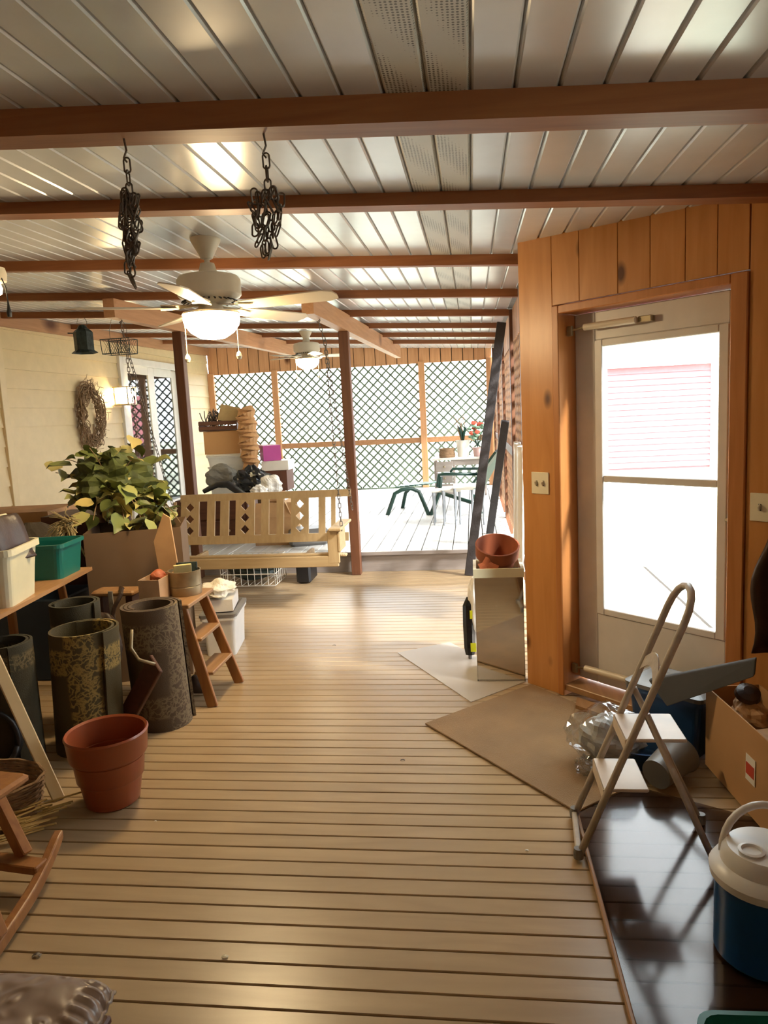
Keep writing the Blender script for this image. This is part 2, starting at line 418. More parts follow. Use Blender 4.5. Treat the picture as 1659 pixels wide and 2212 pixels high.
m.hexa([(.5, Y0, zc(.5, Y0) + a), (1.8, Y0, zc(1.8, Y0) + a), (1.8, 2.7, zc(1.8, 2.7) + a), (.5, 4.1, zc(.5, 4.1) + a),
        (.5, Y0, zc(.5, Y0) + .1), (1.8, Y0, zc(1.8, Y0) + .1), (1.8, 2.7, zc(1.8, 2.7) + .1), (.5, 4.1, zc(.5, 4.1) + .1)])
m.hexa([(1.8, Y0, 2.24), (3.0, Y0, 2.17), (3.0, 2.9, 2.2), (1.8, 2.7, 2.27), (1.8, Y0, 2.32), (3.0, Y0, 2.25), (3.0, 2.9, 2.28), (1.8, 2.7, 2.35)])  # unseen eave, added to keep the sun out of the near window
link('roof_backing_and_sun_block', m, m_seam, ce)
RAFT = [(.70, .05, .058), (2.014, .10, .072), (2.958, .09, .048), (4.264, .05, .058), (5.64, .05, .058), (6.975, .05, .06), (8.274, .05, .056), (9.57, .05, .056), (10.87, .05, .056), (12.1, .05, .056)]
for (yy, w, dr) in RAFT[:-1]:
    xe = XR if yy > CY else (1.55 if yy < 2.6 else CX + CY - yy)
    m = MB(); xs_ = (XL, xe)
    m.hexa([(xs_[0], yy, zc(xs_[0], yy) - dr), (xs_[1], yy, zc(xs_[1], yy) - dr), (xs_[1], yy + w, zc(xs_[1], yy) - dr), (xs_[0], yy + w, zc(xs_[0], yy) - dr),
            (xs_[0], yy, zc(xs_[0], yy)), (xs_[1], yy, zc(xs_[1], yy)), (xs_[1], yy + w, zc(xs_[1], yy)), (xs_[0], yy + w, zc(xs_[0], yy))])
    link('rafter', m, m_beam, ce)
# two beams along the porch carried by posts
PXA, PXB, PY = -2.79, -1.17, 6.84
def ybeam(x, y0, y1):
    m = MB(); w = .045
    z = lambda y: zc(x, y)
    m.hexa([(x - w, y0, z(y0) - .21), (x + w, y0, z(y0) - .21), (x + w, y1, z(y1) - .21), (x - w, y1, z(y1) - .21),
            (x - w, y0, z(y0) - .065), (x + w, y0, z(y0) - .065), (x + w, y1, z(y1) - .015), (x - w, y1, z(y1) - .015)])
    return m
bA = struct('trim_1', ybeam(PXA, 5.5, 11.4), m_beamy); bB = struct('trim_2', ybeam(PXB, 5.33, 12.0), m_beamy)
tag(bA, 'stained beam under the rafters over the left post', 'beam'); tag(bB, 'stained beam under the rafters over the middle post', 'beam')
for i, (xx, lab) in enumerate(((PXA, 'dark brown square post behind the left end of the porch swing'), (PXB, 'dark brown square post to the right of the porch swing'))):
    p = link('support_post', MB().cbox((xx, PY, zc(xx, PY) / 2 - .105), (.092, .092, zc(xx, PY) - .21), .005), m_post, org=(xx, PY, 0)); tag(p, lab, 'post')
# far wall: board band above green lattice with posts and a rail
wf = root_struct('wall_far')
xx = XL; PWD = .192; 
while xx < XR - .02:
    x1 = min(xx + PWD, XR)
    m = MB(); m.hexa([(xx + .006, YF, 2.39), (x1 - .006, YF, 2.39), (x1 - .006, YF + .03, 2.39), (xx + .006, YF + .03, 2.39),
                      (xx + .006, YF, zc(xx, YF)), (x1 - .006, YF, zc(x1, YF)), (x1 - .006, YF + .03, zc(x1, YF)), (xx + .006, YF + .03, zc(xx, YF))])
    link('plank', m, m_band, wf, bev=.002); xx = x1
link('sheathing', MB().hexa([(XL, YF + .03, 2.39), (XR, YF + .03, 2.39), (XR, YF + .06, 2.39), (XL, YF + .06, 2.39), (XL, YF + .03, 3.0), (XR, YF + .03, 2.6), (XR, YF + .06, 2.6), (XL, YF + .06, 3.0)]), m_gap, wf)
link('rail', MB().cbox(((XL + XR) / 2, YF + .01, 1.05), (XR - XL - .02, .04, .095), .004), m_beamy, wf)
link('sill', MB().cbox(((XL + XR) / 2, YF + .01, ZD + .01), (XR - XL - .02, .05, .03), .004), m_latt, wf)
for xx in (XL + .05, -3.5, -2.2 + .0, -.855, XR - .05):
    if xx == -2.2: continue
    link('post', MB().cbox((xx, YF + .0, (2.42 + ZD) / 2), (.11, .09, 2.42 - ZD), .005), m_band, wf)
def lattice(name, x0, x1, z0, z1, T, mat, par, sp=.158, w=.030, th=.006):
    m = MB(); r2 = math.sqrt(.5)
    for sgn in (1, -1):
        off = th if sgn > 0 else 0
        span = (x1 - x0) + (z1 - z0); n = int(span / sp) + 2
        for i in range(-1, n):
            # line: sgn=1: (x-x0) - (z-z0) = c ; sgn=-1: (x-x0)+(z-z0)=c
            c = i * sp - ((z1 - z0) if sgn > 0 else 0)
            pts = []
            for t in ((x0, None), (x1, None), (None, z0), (None, z1)):
                if t[0] is not None:
                    a = t[0] - x0; b = (a - c) if sgn > 0 else (c - a)
                    if 0 <= b <= z1 - z0: pts.append((a, b))
                else:
                    b = t[1] - z0; a = (c + b) if sgn > 0 else (c - b)
                    if 0 < a < x1 - x0: pts.append((a, b))
            if len(pts) < 2: continue
            pts.sort(); (a0, c0), (a1, c1) = pts[0], pts[-1]
            if abs(a1 - a0) < .02: continue
            d = (w / 2 * r2, -w / 2 * r2 * sgn)
            q = [(a0 + d[0], c0 + d[1]), (a1 + d[0], c1 + d[1]), (a1 - d[0], c1 - d[1]), (a0 - d[0], c0 - d[1])]
            m.hexa([T(x0 + u_, z0 + v_, off) for u_, v_ in q] + [T(x0 + u_, z0 + v_, off + th) for u_, v_ in q])
    o = link(name, m, mat, par); o['kind'] = 'stuff'; return o
for (a, b) in ((XL + .1, -3.555), (-3.445, -.91), (-.80, XR - .1)):
    for (c, d) in ((ZD + .025, 1.005), (1.098, 2.39)):
        lattice('lattice_panel', a, b, c, d, lambda x, z, o: Vector((x, YF + .02 + o, z)), m_latt, wf)
# right wall: brown lattice between posts, seen edge on
wr = root_struct('wall_right')
ys = [4.12, 5.55, 7.0, 8.9, 10.8, 12.7]
for q in ys: link('post', MB().cbox((XR + .045, q, (zc(XR, q)) / 2), (.09, .09, zc(XR, q) - .01), .005), m_post, wr)
for a, b in zip(ys[:-1], ys[1:]):
    z0 = ZD if a > 6.8 else .02
    lattice('lattice_panel', a + .045, b - .045, z0 + .05, 2.15, lambda x, z, o: Vector((XR + .03 + o, x, z)), m_lattb, wr, w=.036, th=.012)
    link('rail', MB().cbox((XR + .04, (a + b) / 2, 1.1), (.04, b - a - .09, .09), .004), m_post, wr)
    for k in range(8):
        ya = a + .045 + (b - a - .09) * k / 8; yb = ya + (b - a - .09) / 8 - .003
        link('plank', MB().hexa([(XR + .03, ya, 2.15), (XR + .05, ya, 2.15), (XR + .05, yb, 2.15), (XR + .03, yb, 2.15), (XR + .03, ya, zc(XR, ya)), (XR + .05, ya, zc(XR, ya)), (XR + .05, yb, zc(XR, yb)), (XR + .03, yb, zc(XR, yb))]), m_band, wr)
# left wall: cream lap siding, with an opening for the sliding door
DY0, DY1, DZ0, DZ1 = 9.52, 11.45, ZD + .02, 2.40
wl = root_struct('wall_left')
link('wall_core', MB().span((XL - .12, Y0, 0), (XL - .03, DY0 - .02, 3.05)).span((XL - .12, DY1 + .02, 0), (XL - .03, YF, 3.05)).span((XL - .12, DY0 - .02, DZ1 + .02), (XL - .03, DY1 + .02, 3.05)).span((XL - .12, DY0 - .02, 0), (XL - .03, DY1 + .02, DZ0 - .02)), m_siding, wl)
LH = .2; z = 0.0
while z < 2.9:
    segs = [(Y0, 6.86), (6.96, YF)]
    if z + LH > DZ0 and z < DZ1 + .06: segs = [(Y0, 6.86), (6.96, DY0 - .1), (DY1 + .1, YF)]
    for (a, b) in segs:
        zt = min(z + LH, zc(XL, (a + b) / 2) + .05)
        m = MB(); m.hexa([(XL - .03, a, z), (XL + .004, a, z), (XL + .004, b, z), (XL - .03, b, z), (XL - .03, a, zt + .012), (XL - .016, a, zt + .012), (XL - .016, b, zt + .012), (XL - .03, b, zt + .012)])
        link('clapboard', m, m_siding, wl)
    z += LH
link('corner_board', MB().cbox((XL + .0, 6.91, 1.36), (.05, .10, 2.72), .004), m_siding, wl)
m = MB(); ybs = [Y0, 12.8]
m.hexa([(XL, Y0, zc(XL, Y0) - .14), (XL + .04, Y0, zc(XL, Y0) - .14), (XL + .04, YF, zc(XL, YF) - .14), (XL, YF, zc(XL, YF) - .14), (XL, Y0, zc(XL, Y0) - .005), (XL + .04, Y0, zc(XL, Y0) - .005), (XL + .04, YF, zc(XL, YF) - .005), (XL, YF, zc(XL, YF) - .005)])
link('ledger', m, m_beamy, wl)
# sliding glass door
sd_ = root_struct('door_2', (XL, (DY0 + DY1) / 2, DZ0))
fr = MB()
for a, b in ((DY0 - .1, DY0), (DY1, DY1 + .1)): fr.cbox((XL + .01, (a + b) / 2, (DZ0 + DZ1) / 2 + .04), (.05, .1, DZ1 - DZ0 + .12), .004)
fr.cbox((XL + .01, (DY0 + DY1) / 2, DZ1 + .05), (.05, DY1 - DY0, .1), .004); fr.cbox((XL + .005, (DY0 + DY1) / 2, DZ0 - .02), (.07, DY1 - DY0 + .2, .05), .004)
link('door_casing', fr, m_white, sd_)
ym = (DY0 + DY1) / 2
for i, (a, b, xo) in enumerate(((DY0, ym + .04, -.02), (ym - .04, DY1, -.055))):
    lf = MB()
    for q in (a + .09, b - .09): lf.cbox((XL + xo, q, (DZ0 + DZ1) / 2), (.032, .18, DZ1 - DZ0), .004)
    for q in (DZ0 + .06, DZ1 - .05): lf.cbox((XL + xo, (a + b) / 2, q), (.032, b - a - .36, .13), .004)
    leaf = link('sliding_leaf', lf, m_white, sd_)
    link('pane', MB().span((XL + xo - .003, a + .18, DZ0 + .12), (XL + xo + .003, b - .18, DZ1 - .11)), m_glass, leaf)
struct('wall_house_room', MB().span((XL - 2.6, DY0 - 1, 0), (XL - 2.5, DY1 + 1, 3)).span((XL - 2.5, DY0 - 1, -.02), (XL - .12, DY1 + 1, .15)).span((XL - 2.5, DY0 - 1.0, 0), (XL - .12, DY0 - .9, 3)).span((XL - 2.5, DY1 + .9, 0), (XL - .12, DY1 + 1, 3)).span((XL - 2.5, DY0 - 1, 2.9), (XL - .12, DY1 + 1, 3)), plain('dim_house_interior', '8490a0', .9))

# angled wall with the storm door
wa = root_struct('wall_angled', (CX, CY, 0))
S0, S1, ZT = .26, 1.13, 2.0         # door opening
def dplank(s0, s1, z0, z1=None, n0=0, n1=.022, name='plank', mat=None, par=None):
    m = MB(); t = lambda s: (z1 if z1 is not None else zc(dg(s, 0, 0).x, dg(s, 0, 0).y) + .01)
    m.hexa([dg(s0, n0, z0), dg(s1, n0, z0), dg(s1, n1, z0), dg(s0, n1, z0), dg(s0, n0, t(s0)), dg(s1, n0, t(s1)), dg(s1, n1, t(s1)), dg(s0, n1, t(s0))])
    return link(name, m, mat or m_pine, par or wa, bev=.002)
dplank(0, .217, 0)
e = [.219, .385, .60, .765, .93, 1.07, 1.20]
for a, b in zip(e[:-1], e[1:]): dplank(a, b - .003, ZT + .045)
e = [1.203, 1.40, 1.60, 1.82]
for a, b in zip(e[:-1], e[1:]): dplank(a, b - .003, 0)
m = MB()
for (a, b, z0, z1) in ((.0, .215, 0, 2.37), (.215, 1.2, ZT + .05, 2.36), (1.2, 1.85, 0, 2.3)):
    m.hexa([dg(a, .022, z0), dg(b, .022, z0), dg(b, .10, z0), dg(a, .10, z0), dg(a, .022, z1), dg(b, .022, z1), dg(b, .10, z1), dg(a, .10, z1)])
link('wall_core', m, m_gap, wa)
tr = root_struct('door_1', dg(.69, 0, 0))
def dbox(m, s0, s1, n0, n1, z0, z1, ch=.004):
    c = dg((s0 + s1) / 2, (n0 + n1) / 2, (z0 + z1) / 2); m.cbox(c, (s1 - s0, n1 - n0, z1 - z0), min(ch, (s1 - s0) / 4, (n1 - n0) / 4), rz(-PI / 4)); return m
m = MB(); dbox(m, .222, .262, -.012, .20, 0, ZT + .04); dbox(m, S1, 1.20, -.012, .20, 0, ZT + .04); dbox(m, .262, S1, -.012, .20, ZT, ZT + .04)
link('door_casing', m, m_pine_trim, tr)
m = MB(); dbox(m, S0, S1, .0, .21, .03, .065); link('threshold', m, m_oldwoodx, tr)
G0, G1, GB, GT, GM = .43, 1.02, .49, 1.825, 1.168
m = MB(); nd0, nd1 = .121, .16
dbox(m, S0 + .004, G0 - .045, nd0, nd1, .075, ZT - .003); dbox(m, G1 + .045, S1 - .003, nd0, nd1, .075, ZT - .003)
dbox(m, G0 - .045, G1 + .045, nd0, nd1, .075, GB - .035); dbox(m, G0 - .045, G1 + .045, nd0, nd1, GT + .035, ZT - .003)
dl = link('storm_door', m, m_doorw, tr)
m = MB(); dbox(m, G0 - .045, G0, nd0 - .008, nd1, GB - .035, GT + .035); dbox(m, G1, G1 + .045, nd0 - .008, nd1, GB - .035, GT + .035)
dbox(m, G0, G1, nd0 - .008, nd1, GB - .035, GB); dbox(m, G0, G1, nd0 - .008, nd1, GT, GT + .035); dbox(m, G0, G1, nd0 - .004, nd1, GM - .018, GM + .018)
link('glazing_frame', m, m_doorw, dl)
m = MB(); dbox(m, G0, G1, .140, .144, GB, GT, .0005); link('pane', m, m_glass, dl)
m = MB(); m.tube([dg(G1 + .055, nd0 - .02, 1.01), dg(S1 - .01, nd0 - .045, 1.02)], [.012, .007], 10); dbox(m, G1 + .06, G1 + .1, nd0 - .02, nd0, .98, 1.05)
link('door_handle', m, m_tin, dl)
for zz, s_ in ((1.925, .38), (.155, .36)):
    m = MB(); m.tube([dg(s_ - .02, nd0 - .05, zz), dg(s_ + .26, nd0 - .04, zz)], .017, 12); cl = link('door_closer', m, m_fan, dl, smooth=True)
    m = MB(); m.tube([dg(S0 + .0, nd0 - .06, zz - .01), dg(s_ - .02, nd0 - .05, zz)], .006, 8); m.cbox(dg(S0 + .02, nd0 - .06, zz - .01), (.03, .02, .05), .003, rz(-PI / 4)); m.cbox(dg(s_ + .30, nd0 - .02, zz), (.07, .03, .03), .003, rz(-PI / 4))
    link('closer_arm', m, m_tin, dl)
# near right wall and wall behind the camera, with screened openings letting the daylight in
wn = root_struct('wall_right_near')
q = dg(1.82, 0, 0)
m = MB(); X1 = q.x
m.span((X1, Y0, 0), (X1 + .05, q.y, .95)).span((X1, Y0, 2.15), (X1 + .05, q.y, 2.5))
m.span((X1, .2, .95), (X1 + .05, 1.05, 1.3)).span((X1, Y0, .95), (X1 + .05, .2, 2.15)).span((X1, 1.05, .95), (X1 + .05, q.y, 2.15)).span((X1, .62, 1.3), (X1 + .05, .67, 2.15))
link('planking', m, m_pine, wn)
m = MB(); m.span((XL, Y0 - .05, 0), (1.7, Y0, 2.85))
struct('wall_back', m, m_pine)

# outside: lawn, walk, shed
ZG = -.2
struct('floor_lawn', MB().span((-40, -20, ZG - .1), (60, 70, ZG)), m_grass)
m = MB(); 
a = [onz(1300, 1180, ZG), onz(1385, 1200, ZG), onz(1400, 1370, ZG), onz(1300, 1370, ZG)]
m.hexa([p + Vector((0, 0, 0)) for p in (a[3], a[2], a[1], a[0])] + [p + Vector((0, 0, .004)) for p in (a[3], a[2], a[1], a[0])])
w_ = link('garden_walk', m, m_conc); tag(w_, 'pale concrete walk on the lawn outside the storm door', 'path')
g_ = onz(1400, 1014, ZG); YSH = g_.y
xa, xb = g_.x - 3.6, onz(1532, 1008, ZG).x
sh = thing('shed', (xb - 1.5, YSH, ZG), 'faded red clapboard shed with grey roof seen through the storm door', 'shed')
z = ZG + .05; 
ztop = ony(1420, 792, YSH).z
rows = 17; hr = (ztop - z) / rows
for k in range(rows):
    zz = z + k * hr
    link('clapboard', MB().hexa([(xa, YSH + .05, zz), (xb, YSH + .05, zz), (xb, YSH, zz), (xa, YSH, zz)][::-1] + [(xa, YSH + .05, zz + hr * .97), (xb, YSH + .05, zz + hr * .97), (xb, YSH + .035, zz + hr * .97), (xa, YSH + .035, zz + hr * .97)][::-1]), m_red, sh)
link('shed_wall', MB().span((xa, YSH + .05, ZG), (xb, YSH + 3, ztop + .1)), m_red, sh)
link('corner_board', MB().cbox((xb + .05, YSH - .01, (ZG + ztop) / 2), (.14, .06, ztop - ZG), .004), m_white, sh)
link('fascia', MB().cbox(((xa + xb) / 2 + .2, YSH - .28, ztop + .1), (xb - xa + .9, .03, .2), .004), m_white, sh)
link('roof', MB().hexa([(xa - .3, YSH - .3, ztop + .2), (xb + .5, YSH - .3, ztop + .2), (xb + .5, YSH + 3, ztop + 1.9), (xa - .3, YSH + 3, ztop + 1.9), (xa - .3, YSH - .3, ztop + .25), (xb + .5, YSH - .3, ztop + .25), (xb + .5, YSH + 3, ztop + 1.95), (xa - .3, YSH + 3, ztop + 1.95)]), m_shingle, sh)

# ================================================================ THINGS
# ---- wall fittings
def toggle_plate(s, z, w, label, n):
    t = thing('light_switch', dg(s, -.004, z), label, 'switch')
    m = MB(); dbox(m, s - w / 2, s + w / 2, -.007, 0, z - .058, z + .058, .002); link('plate', m, m_plate, t)
    for k in range(n):
        ss = s + (k - (n - 1) / 2) * .046
        m = MB(); m.cbox(dg(ss, -.012, z), (.009, .02, .022), .002, rz(-PI / 4) @ rx(.4)); link('toggle', m, m_plate, t)
        m = MB(); dbox(m, ss - .006, ss + .006, -.0085, -.006, z - .014, z + .014, .001); link('slot', m, m_black, t)
toggle_plate(.122, 1.143, .115, 'ivory double toggle switch plate on the pine post left of the door', 2)
toggle_plate(1.262, 1.095, .08, 'ivory single toggle switch plate on the pine wall right of the door', 1)
t = thing('wall_lantern', (XL, 9.3, 1.85), 'glowing box lantern on the cream siding beside the sliding door', 'lamp')
m = MB(); lz0, lz1, ly0, ly1 = 1.84, 2.07, 9.2, 9.44
for yy in (ly0, ly1):
    for xx in (XL + .03, XL + .21): m.cbox((xx, yy, (lz0 + lz1) / 2), (.014, .014, lz1 - lz0), .002)
m.cbox((XL + .12, (ly0 + ly1) / 2, lz0), (.22, .27, .014), .002).cbox((XL + .12, (ly0 + ly1) / 2, lz1), (.22, .27, .014), .002).cbox((XL + .01, (ly0 + ly1) / 2, (lz0 + lz1) / 2), (.02, .14, .2), .003)
link('cage', m, m_tin, t)
link('lit_shade', MB().cbox((XL + .12, (ly0 + ly1) / 2, (lz0 + lz1) / 2), (.14, .19, .19), .01), m_lamp, t)
# wreath
wc = Vector((XL + .06, 8.5, 1.70))
t = thing('wreath', (XL, 8.5, 1.70), 'large dry grapevine twig wreath hanging on the cream siding', 'wreath')
m = MB(); rnd = random.Random(3)
for k in range(26):
    ph = rnd.uniform(0, 6.28); R0 = .25 + rnd.uniform(-.06, .06); pts = []
    for i in range(36):
        a = 2 * PI * i / 36
        rr = R0 + .035 * math.sin(3 * a + ph) + .02 * math.sin(7 * a + ph * 2)
        pts.append(wc + Vector((rnd.uniform(-.01, .01) + .045 * math.sin(4 * a + ph * 3), rr * 1.0 * math.cos(a), rr * 1.42 * math.sin(a))))
    m.tube(pts, .0055, 5, closed=True)
link('vine_ring', m, m_twig, t)
m = MB()
for k in range(150):
    a = rnd.uniform(0, 6.28); rr = .25 + rnd.uniform(-.07, .07)
    p = wc + Vector((rnd.uniform(-.03, .06), rr * math.cos(a), rr * 1.42 * math.sin(a)))
    m.tube([p, p + Vector((rnd.uniform(-.01, .05), rnd.uniform(-.09, .09), rnd.uniform(-.09, .09)))], .003, 4)
link('twigs', m, m_twig, t)

# ---- ceiling fans
def fan(x, y, scale, label, zb, angs, globe, bl=.53, drop=.1):
    z0 = zc(x, y); t = thing('ceiling_fan', (x, y, z0), label, 'fan', None); s = scale
    link('canopy', MB().lathe((x, y, z0), [(.005, -.105 * s), (.03 * s, -.10 * s), (.045 * s, -.07 * s), (.075 * s, -.015 * s), (.078 * s, .0)][::-1], 28), m_fan, t, smooth=True)
    zm = z0 - .105 * s - drop
    link('downrod', MB().lathe((x, y, 0), [(.014, z0 - .09 * s), (.014, zm + .09 * s), (.036 * s, zm + .085 * s), (.05 * s, zm + .03 * s)], 20), m_fan, t, smooth=True)
    mo = link('motor_housing', MB().lathe((x, y, zm), [(.02, .035 * s), (.10 * s, .03 * s), (.150 * s, .018 * s), (.163 * s, 0), (.163 * s, -.075 * s), (.155 * s, -.085 * s), (.10 * s, -.112 * s), (.06 * s, -.118 * s)], 44), m_fan, t, smooth=True)
    m = MB()
    for k in range(30):
        a = 2 * PI * k / 30; m.cbox((x + .128 * s * math.cos(a), y + .128 * s * math.sin(a), zm - .102 * s), (.04 * s, .009 * s, .006), .001, rz(a) @ ry(.42))
    link('vents', m, m_black, mo)
    zh = zm - .118 * s
    link('light_hub', MB().lathe((x, y, zh), [(.06 * s, 0), (.065 * s, -.03 * s), (.062 * s, -.03 * s), (.06 * s, -.035 * s), (.145 * s, -.045 * s), (.15 * s, -.055 * s), (.12 * s, -.057 * s)], 36), m_fan, t, smooth=True)
    zg = zh - .055 * s
    link('globe', MB().lathe((x, y, zg), [(.142 * s, 0), (.146 * s, -.022 * s), (.138 * s, -.055 * s), (.11 * s, -.09 * s), (.065 * s, -.118 * s), (.0, -.128 * s)], 40), globe, t, smooth='all')
    for i, a in enumerate(angs):
        rot = rz(a); c = Vector((x, y, zh - .02))
        ir = link('blade_iron', MB().add([c + rot @ Vector(p) for p in ((.06, -.02, .01), (.19, -.045, -.004), (.25, -.03, -.008), (.25, .03, .008), (.19, .045, .004), (.06, .02, .01))], [(0, 1, 2, 3, 4, 5)]), m_fan, t, solid=.005)
        m = MB(); pr_ = [(.17, -.048), (.3, -.06), (bl - .05, -.068), (bl, -.045), (bl + .01, 0), (bl, .045), (bl - .05, .068), (.3, .06), (.17, .048)]
        tl = rx(-.21)
        m.prism(pr_, -.003, .003, lambda v: c + rot @ (tl @ v)); link('blade', m, m_fan, t)
    for dx in (-.14 * s, .14 * s):
        ch = MB(); px_, py_ = x + dx, y - .02
        ch.tube([(px_, py_, zh - .05 * s), (px_, py_, zg - .20 * s)], .0022, 5); ch.lathe((px_, py_, zg - .225 * s), [(0, .035 * s), (.012 * s, .02 * s), (.016 * s, .005), (.010 * s, -.01), (0, -.014)], 10)
        link('pull_chain', ch, m_fan, t)
    return t
fan(-1.33, 3.723, 1.0, 'cream ceiling fan with large lit globe, nearest the hanging chains', 0, [1.05 + 1.2566 * k for k in range(5)], m_globe, bl=.70, drop=.105)
fan(-2.1, 9.36, 1.05, 'smaller looking cream ceiling fan with lit globe, far over the raised deck', 0, [.3, 1.5, 2.8, 4.0, 5.2], m_globe2, bl=.55, drop=.06)
# third lamp at the left edge of the frame
lp = ony(-12, 600, 3.7)
t = thing('hanging_lamp', (lp.x, lp.y, zc(lp.x, lp.y)), 'cream hanging lamp with dark tassel cord at the left edge', 'lamp')
link('stem', MB().tube([(lp.x, lp.y, zc(lp.x, lp.y)), (lp.x, lp.y, lp.z + .05)], .01, 10), m_fan, t)
link('shade', MB().lathe((lp.x, lp.y, lp.z), [(.02, .06), (.055, .05), (.062, .02), (.058, -.02), (.03, -.03)], 28), m_fan, t, smooth=True)
link('bulb', MB().lathe((lp.x, lp.y, lp.z - .03), [(.025, 0), (.034, -.025), (.028, -.055), (0, -.07)], 20), glow('lit_bulb_glass', (1, .78, .45), 8), t, smooth='all')
q = ony(12, 620, 3.68)
m = MB().tube([(lp.x + .05, 3.68, lp.z), (q.x, 3.68, q.z), (q.x + .004, 3.68, q.z - .07)], .003, 6)
link('cord', m, m_black, t); q2 = ony(15, 665, 3.68)
link('tassel', MB().lathe((q.x + .004, 3.68, q.z - .155), [(.011, 0), (.013, .02), (.006, .06), (.003, .09)], 12), m_black, t)

# ---- chain bundles hanging from the nearest rafter
def linkmesh(L_=.042, w=.019, r=.0026):
    pts = []
    for i in range(16):
        a = 2 * PI * i / 16; pts.append(Vector((w / 2 * math.cos(a), 0, (L_ / 2 - w / 2) * (1 if math.sin(a) > 0 else -1) + w / 2 * math.sin(a))))
    return MB().tube(pts, r, 6, closed=True)
proto_link = None
def bundle(pt, pb, label, wid, seed, spread):
    global proto_link
    t = thing('chain_bundle', pt, label, 'chain'); rnd = random.Random(seed)
    H = pt.z - pb.z
    m = MB(); m.tube([pt + Vector((0, 0, .02)), pt, pt + Vector((.004, 0, -.03)), pt + Vector((-.006, 0, -.05)), pt + Vector((.003, 0, -.062))], .003, 6); link('hook', m, m_chain, t)
    n = 0
    def place(p, rot, sc=1.0):
        nonlocal n
        global proto_link
        if proto_link is None:
            proto_link = link('chain_link', linkmesh(), m_chain, t, org=(0, 0, 0)); o = proto_link
        else: o = dup(proto_link, t)
        o.location = p - pt; o.rotation_euler = rot; o.scale = (sc,) * 3
        n += 1
    zz = -.07
    for k in range(3): place(pt + Vector((.002, 0, zz)), (0, 0, (k % 2) * PI / 2)); zz -= .034
    for strand in range(9):
        off = (strand - 4) / 4; z_ = -.15 - rnd.uniform(0, .03); zend = -H * (.72 + .28 * rnd.random()) if abs(off) > .2 else -H
        k = 0
        while z_ > zend:
            f = (z_ + .13) / (zend + .13); bulge = math.sin(PI * min(1, f * .92 + .08)) ** .8
            x_ = off * wid * bulge + rnd.uniform(-.004, .004) + (pb.x - pt.x) * f; y_ = math.cos(strand * 2.1) * wid * .6 * bulge
            place(pt + Vector((x_, y_, z_)), (rnd.uniform(-.5, .5), rnd.uniform(-.35, .35), (k % 2) * PI / 2 + rnd.uniform(-.5, .5)))
            z_ -= .032; k += 1
bundle(Vector((-.95, 2.06, zc(-.95, 2.06) - .075)), ony(288, 618, 2.06), 'long narrow bundle of looped chain hanging from the nearest rafter, left one', .028, 1, 0)
bundle(Vector((-.545, 2.06, zc(-.545, 2.06) - .075)), ony(578, 556, 2.06), 'wide short bundle of looped chain hanging from the nearest rafter, right one', .046, 2, 0)

# ---- porch swing
SX0, SX1, SYF, SYB = -2.60, -1.07, 5.44, 5.92
t = thing('porch_swing', ((SX0 + SX1) / 2, 5.65, .40), 'tan painted wooden porch swing with diamond cut-outs in its back', 'swing')
link('front_rail', MB().cbox(((SX0 + SX1) / 2, SYF, .425), (SX1 - SX0, .028, .085), .005), m_swing, t)
for k in range(6):
    yy = SYF + .03 + k * .072
    link('seat_slat', MB().cbox(((SX0 + SX1) / 2, yy + .03, (.472 - .016 * k)), (SX1 - SX0 - .02, .062, .02), .004), m_swing, t)
link('seat_brace', MB().cbox((SX0 + .3, 5.66, .43), (.03, .4, .06), .004).cbox((SX1 - .3, 5.66, .43), (.03, .4, .06), .004), m_swing, t)
# back plane: leaning
def bk(x, h, d=0): # h from bottom 0..1 of the back height
    return Vector((x, SYB + .0 + .12 * h + d, .50 + .425 * h))
bx0, bx1 = SX0 + .03, SX1 + .02
def bslat(x0, x1, h0, h1, name, holes=0):
    m = MB(); th = .02
    if not holes:
        m.hexa([bk(x0, h0), bk(x1, h0), bk(x1, h0, th), bk(x0, h0, th), bk(x0, h1), bk(x1, h1), bk(x1, h1, th), bk(x0, h1, th)])
    else:
        n = holes; dh = (h1 - h0) / n; hw = (x1 - x0) * .24
        for k in range(n):
            a, b = h0 + k * dh, h0 + (k + 1) * dh; cm = (a + b) / 2; hh = hw / .425 * 1.0; xm = (x0 + x1) / 2
            P = [(x0, a), (x1, a), (x1, b), (x0, b), (xm, cm - hh), (xm + hw, cm), (xm, cm + hh), (xm - hw, cm)]
            vs = [bk(p[0], p[1]) for p in P] + [bk(p[0], p[1], th) for p in P]
            tr_ = [(0, 1, 4), (1, 5, 4), (1, 2, 5), (2, 6, 5), (2, 3, 6), (3, 7, 6), (3, 0, 7), (0, 4, 7)]
            fs = tr_ + [tuple(i + 8 for i in reversed(f)) for f in tr_] + [(4, 5, 13, 12), (5, 6, 14, 13), (6, 7, 15, 14), (7, 4, 12, 15), (0, 3, 11, 8), (2, 1, 9, 10)]
            if k == 0: fs.append((1, 0, 8, 9))
            if k == n - 1: fs.append((3, 2, 10, 11))
            m.add(vs, fs)
    return link(name, m, m_swingz, t)
bslat(bx0, bx1, .86, 1.0, 'top_rail'); bslat(bx0, bx1 - .02, 0, .16, 'bottom_rail')
def pxs(u): return ony(u, 1110, SYB + .06).x
for (a, b, hl) in ((372, 378, 0), (389, 428, 3), (446, 462.5, 0), (474.5, 493, 0), (508, 548.5, 3), (563.5, 580, 0), (596.7, 612, 0), (628, 666, 3), (688, 702, 0), (715, 724, 0)):
    bslat(pxs(a), pxs(b), .16, .86, 'back_slat' if not hl else 'diamond_slat', hl)
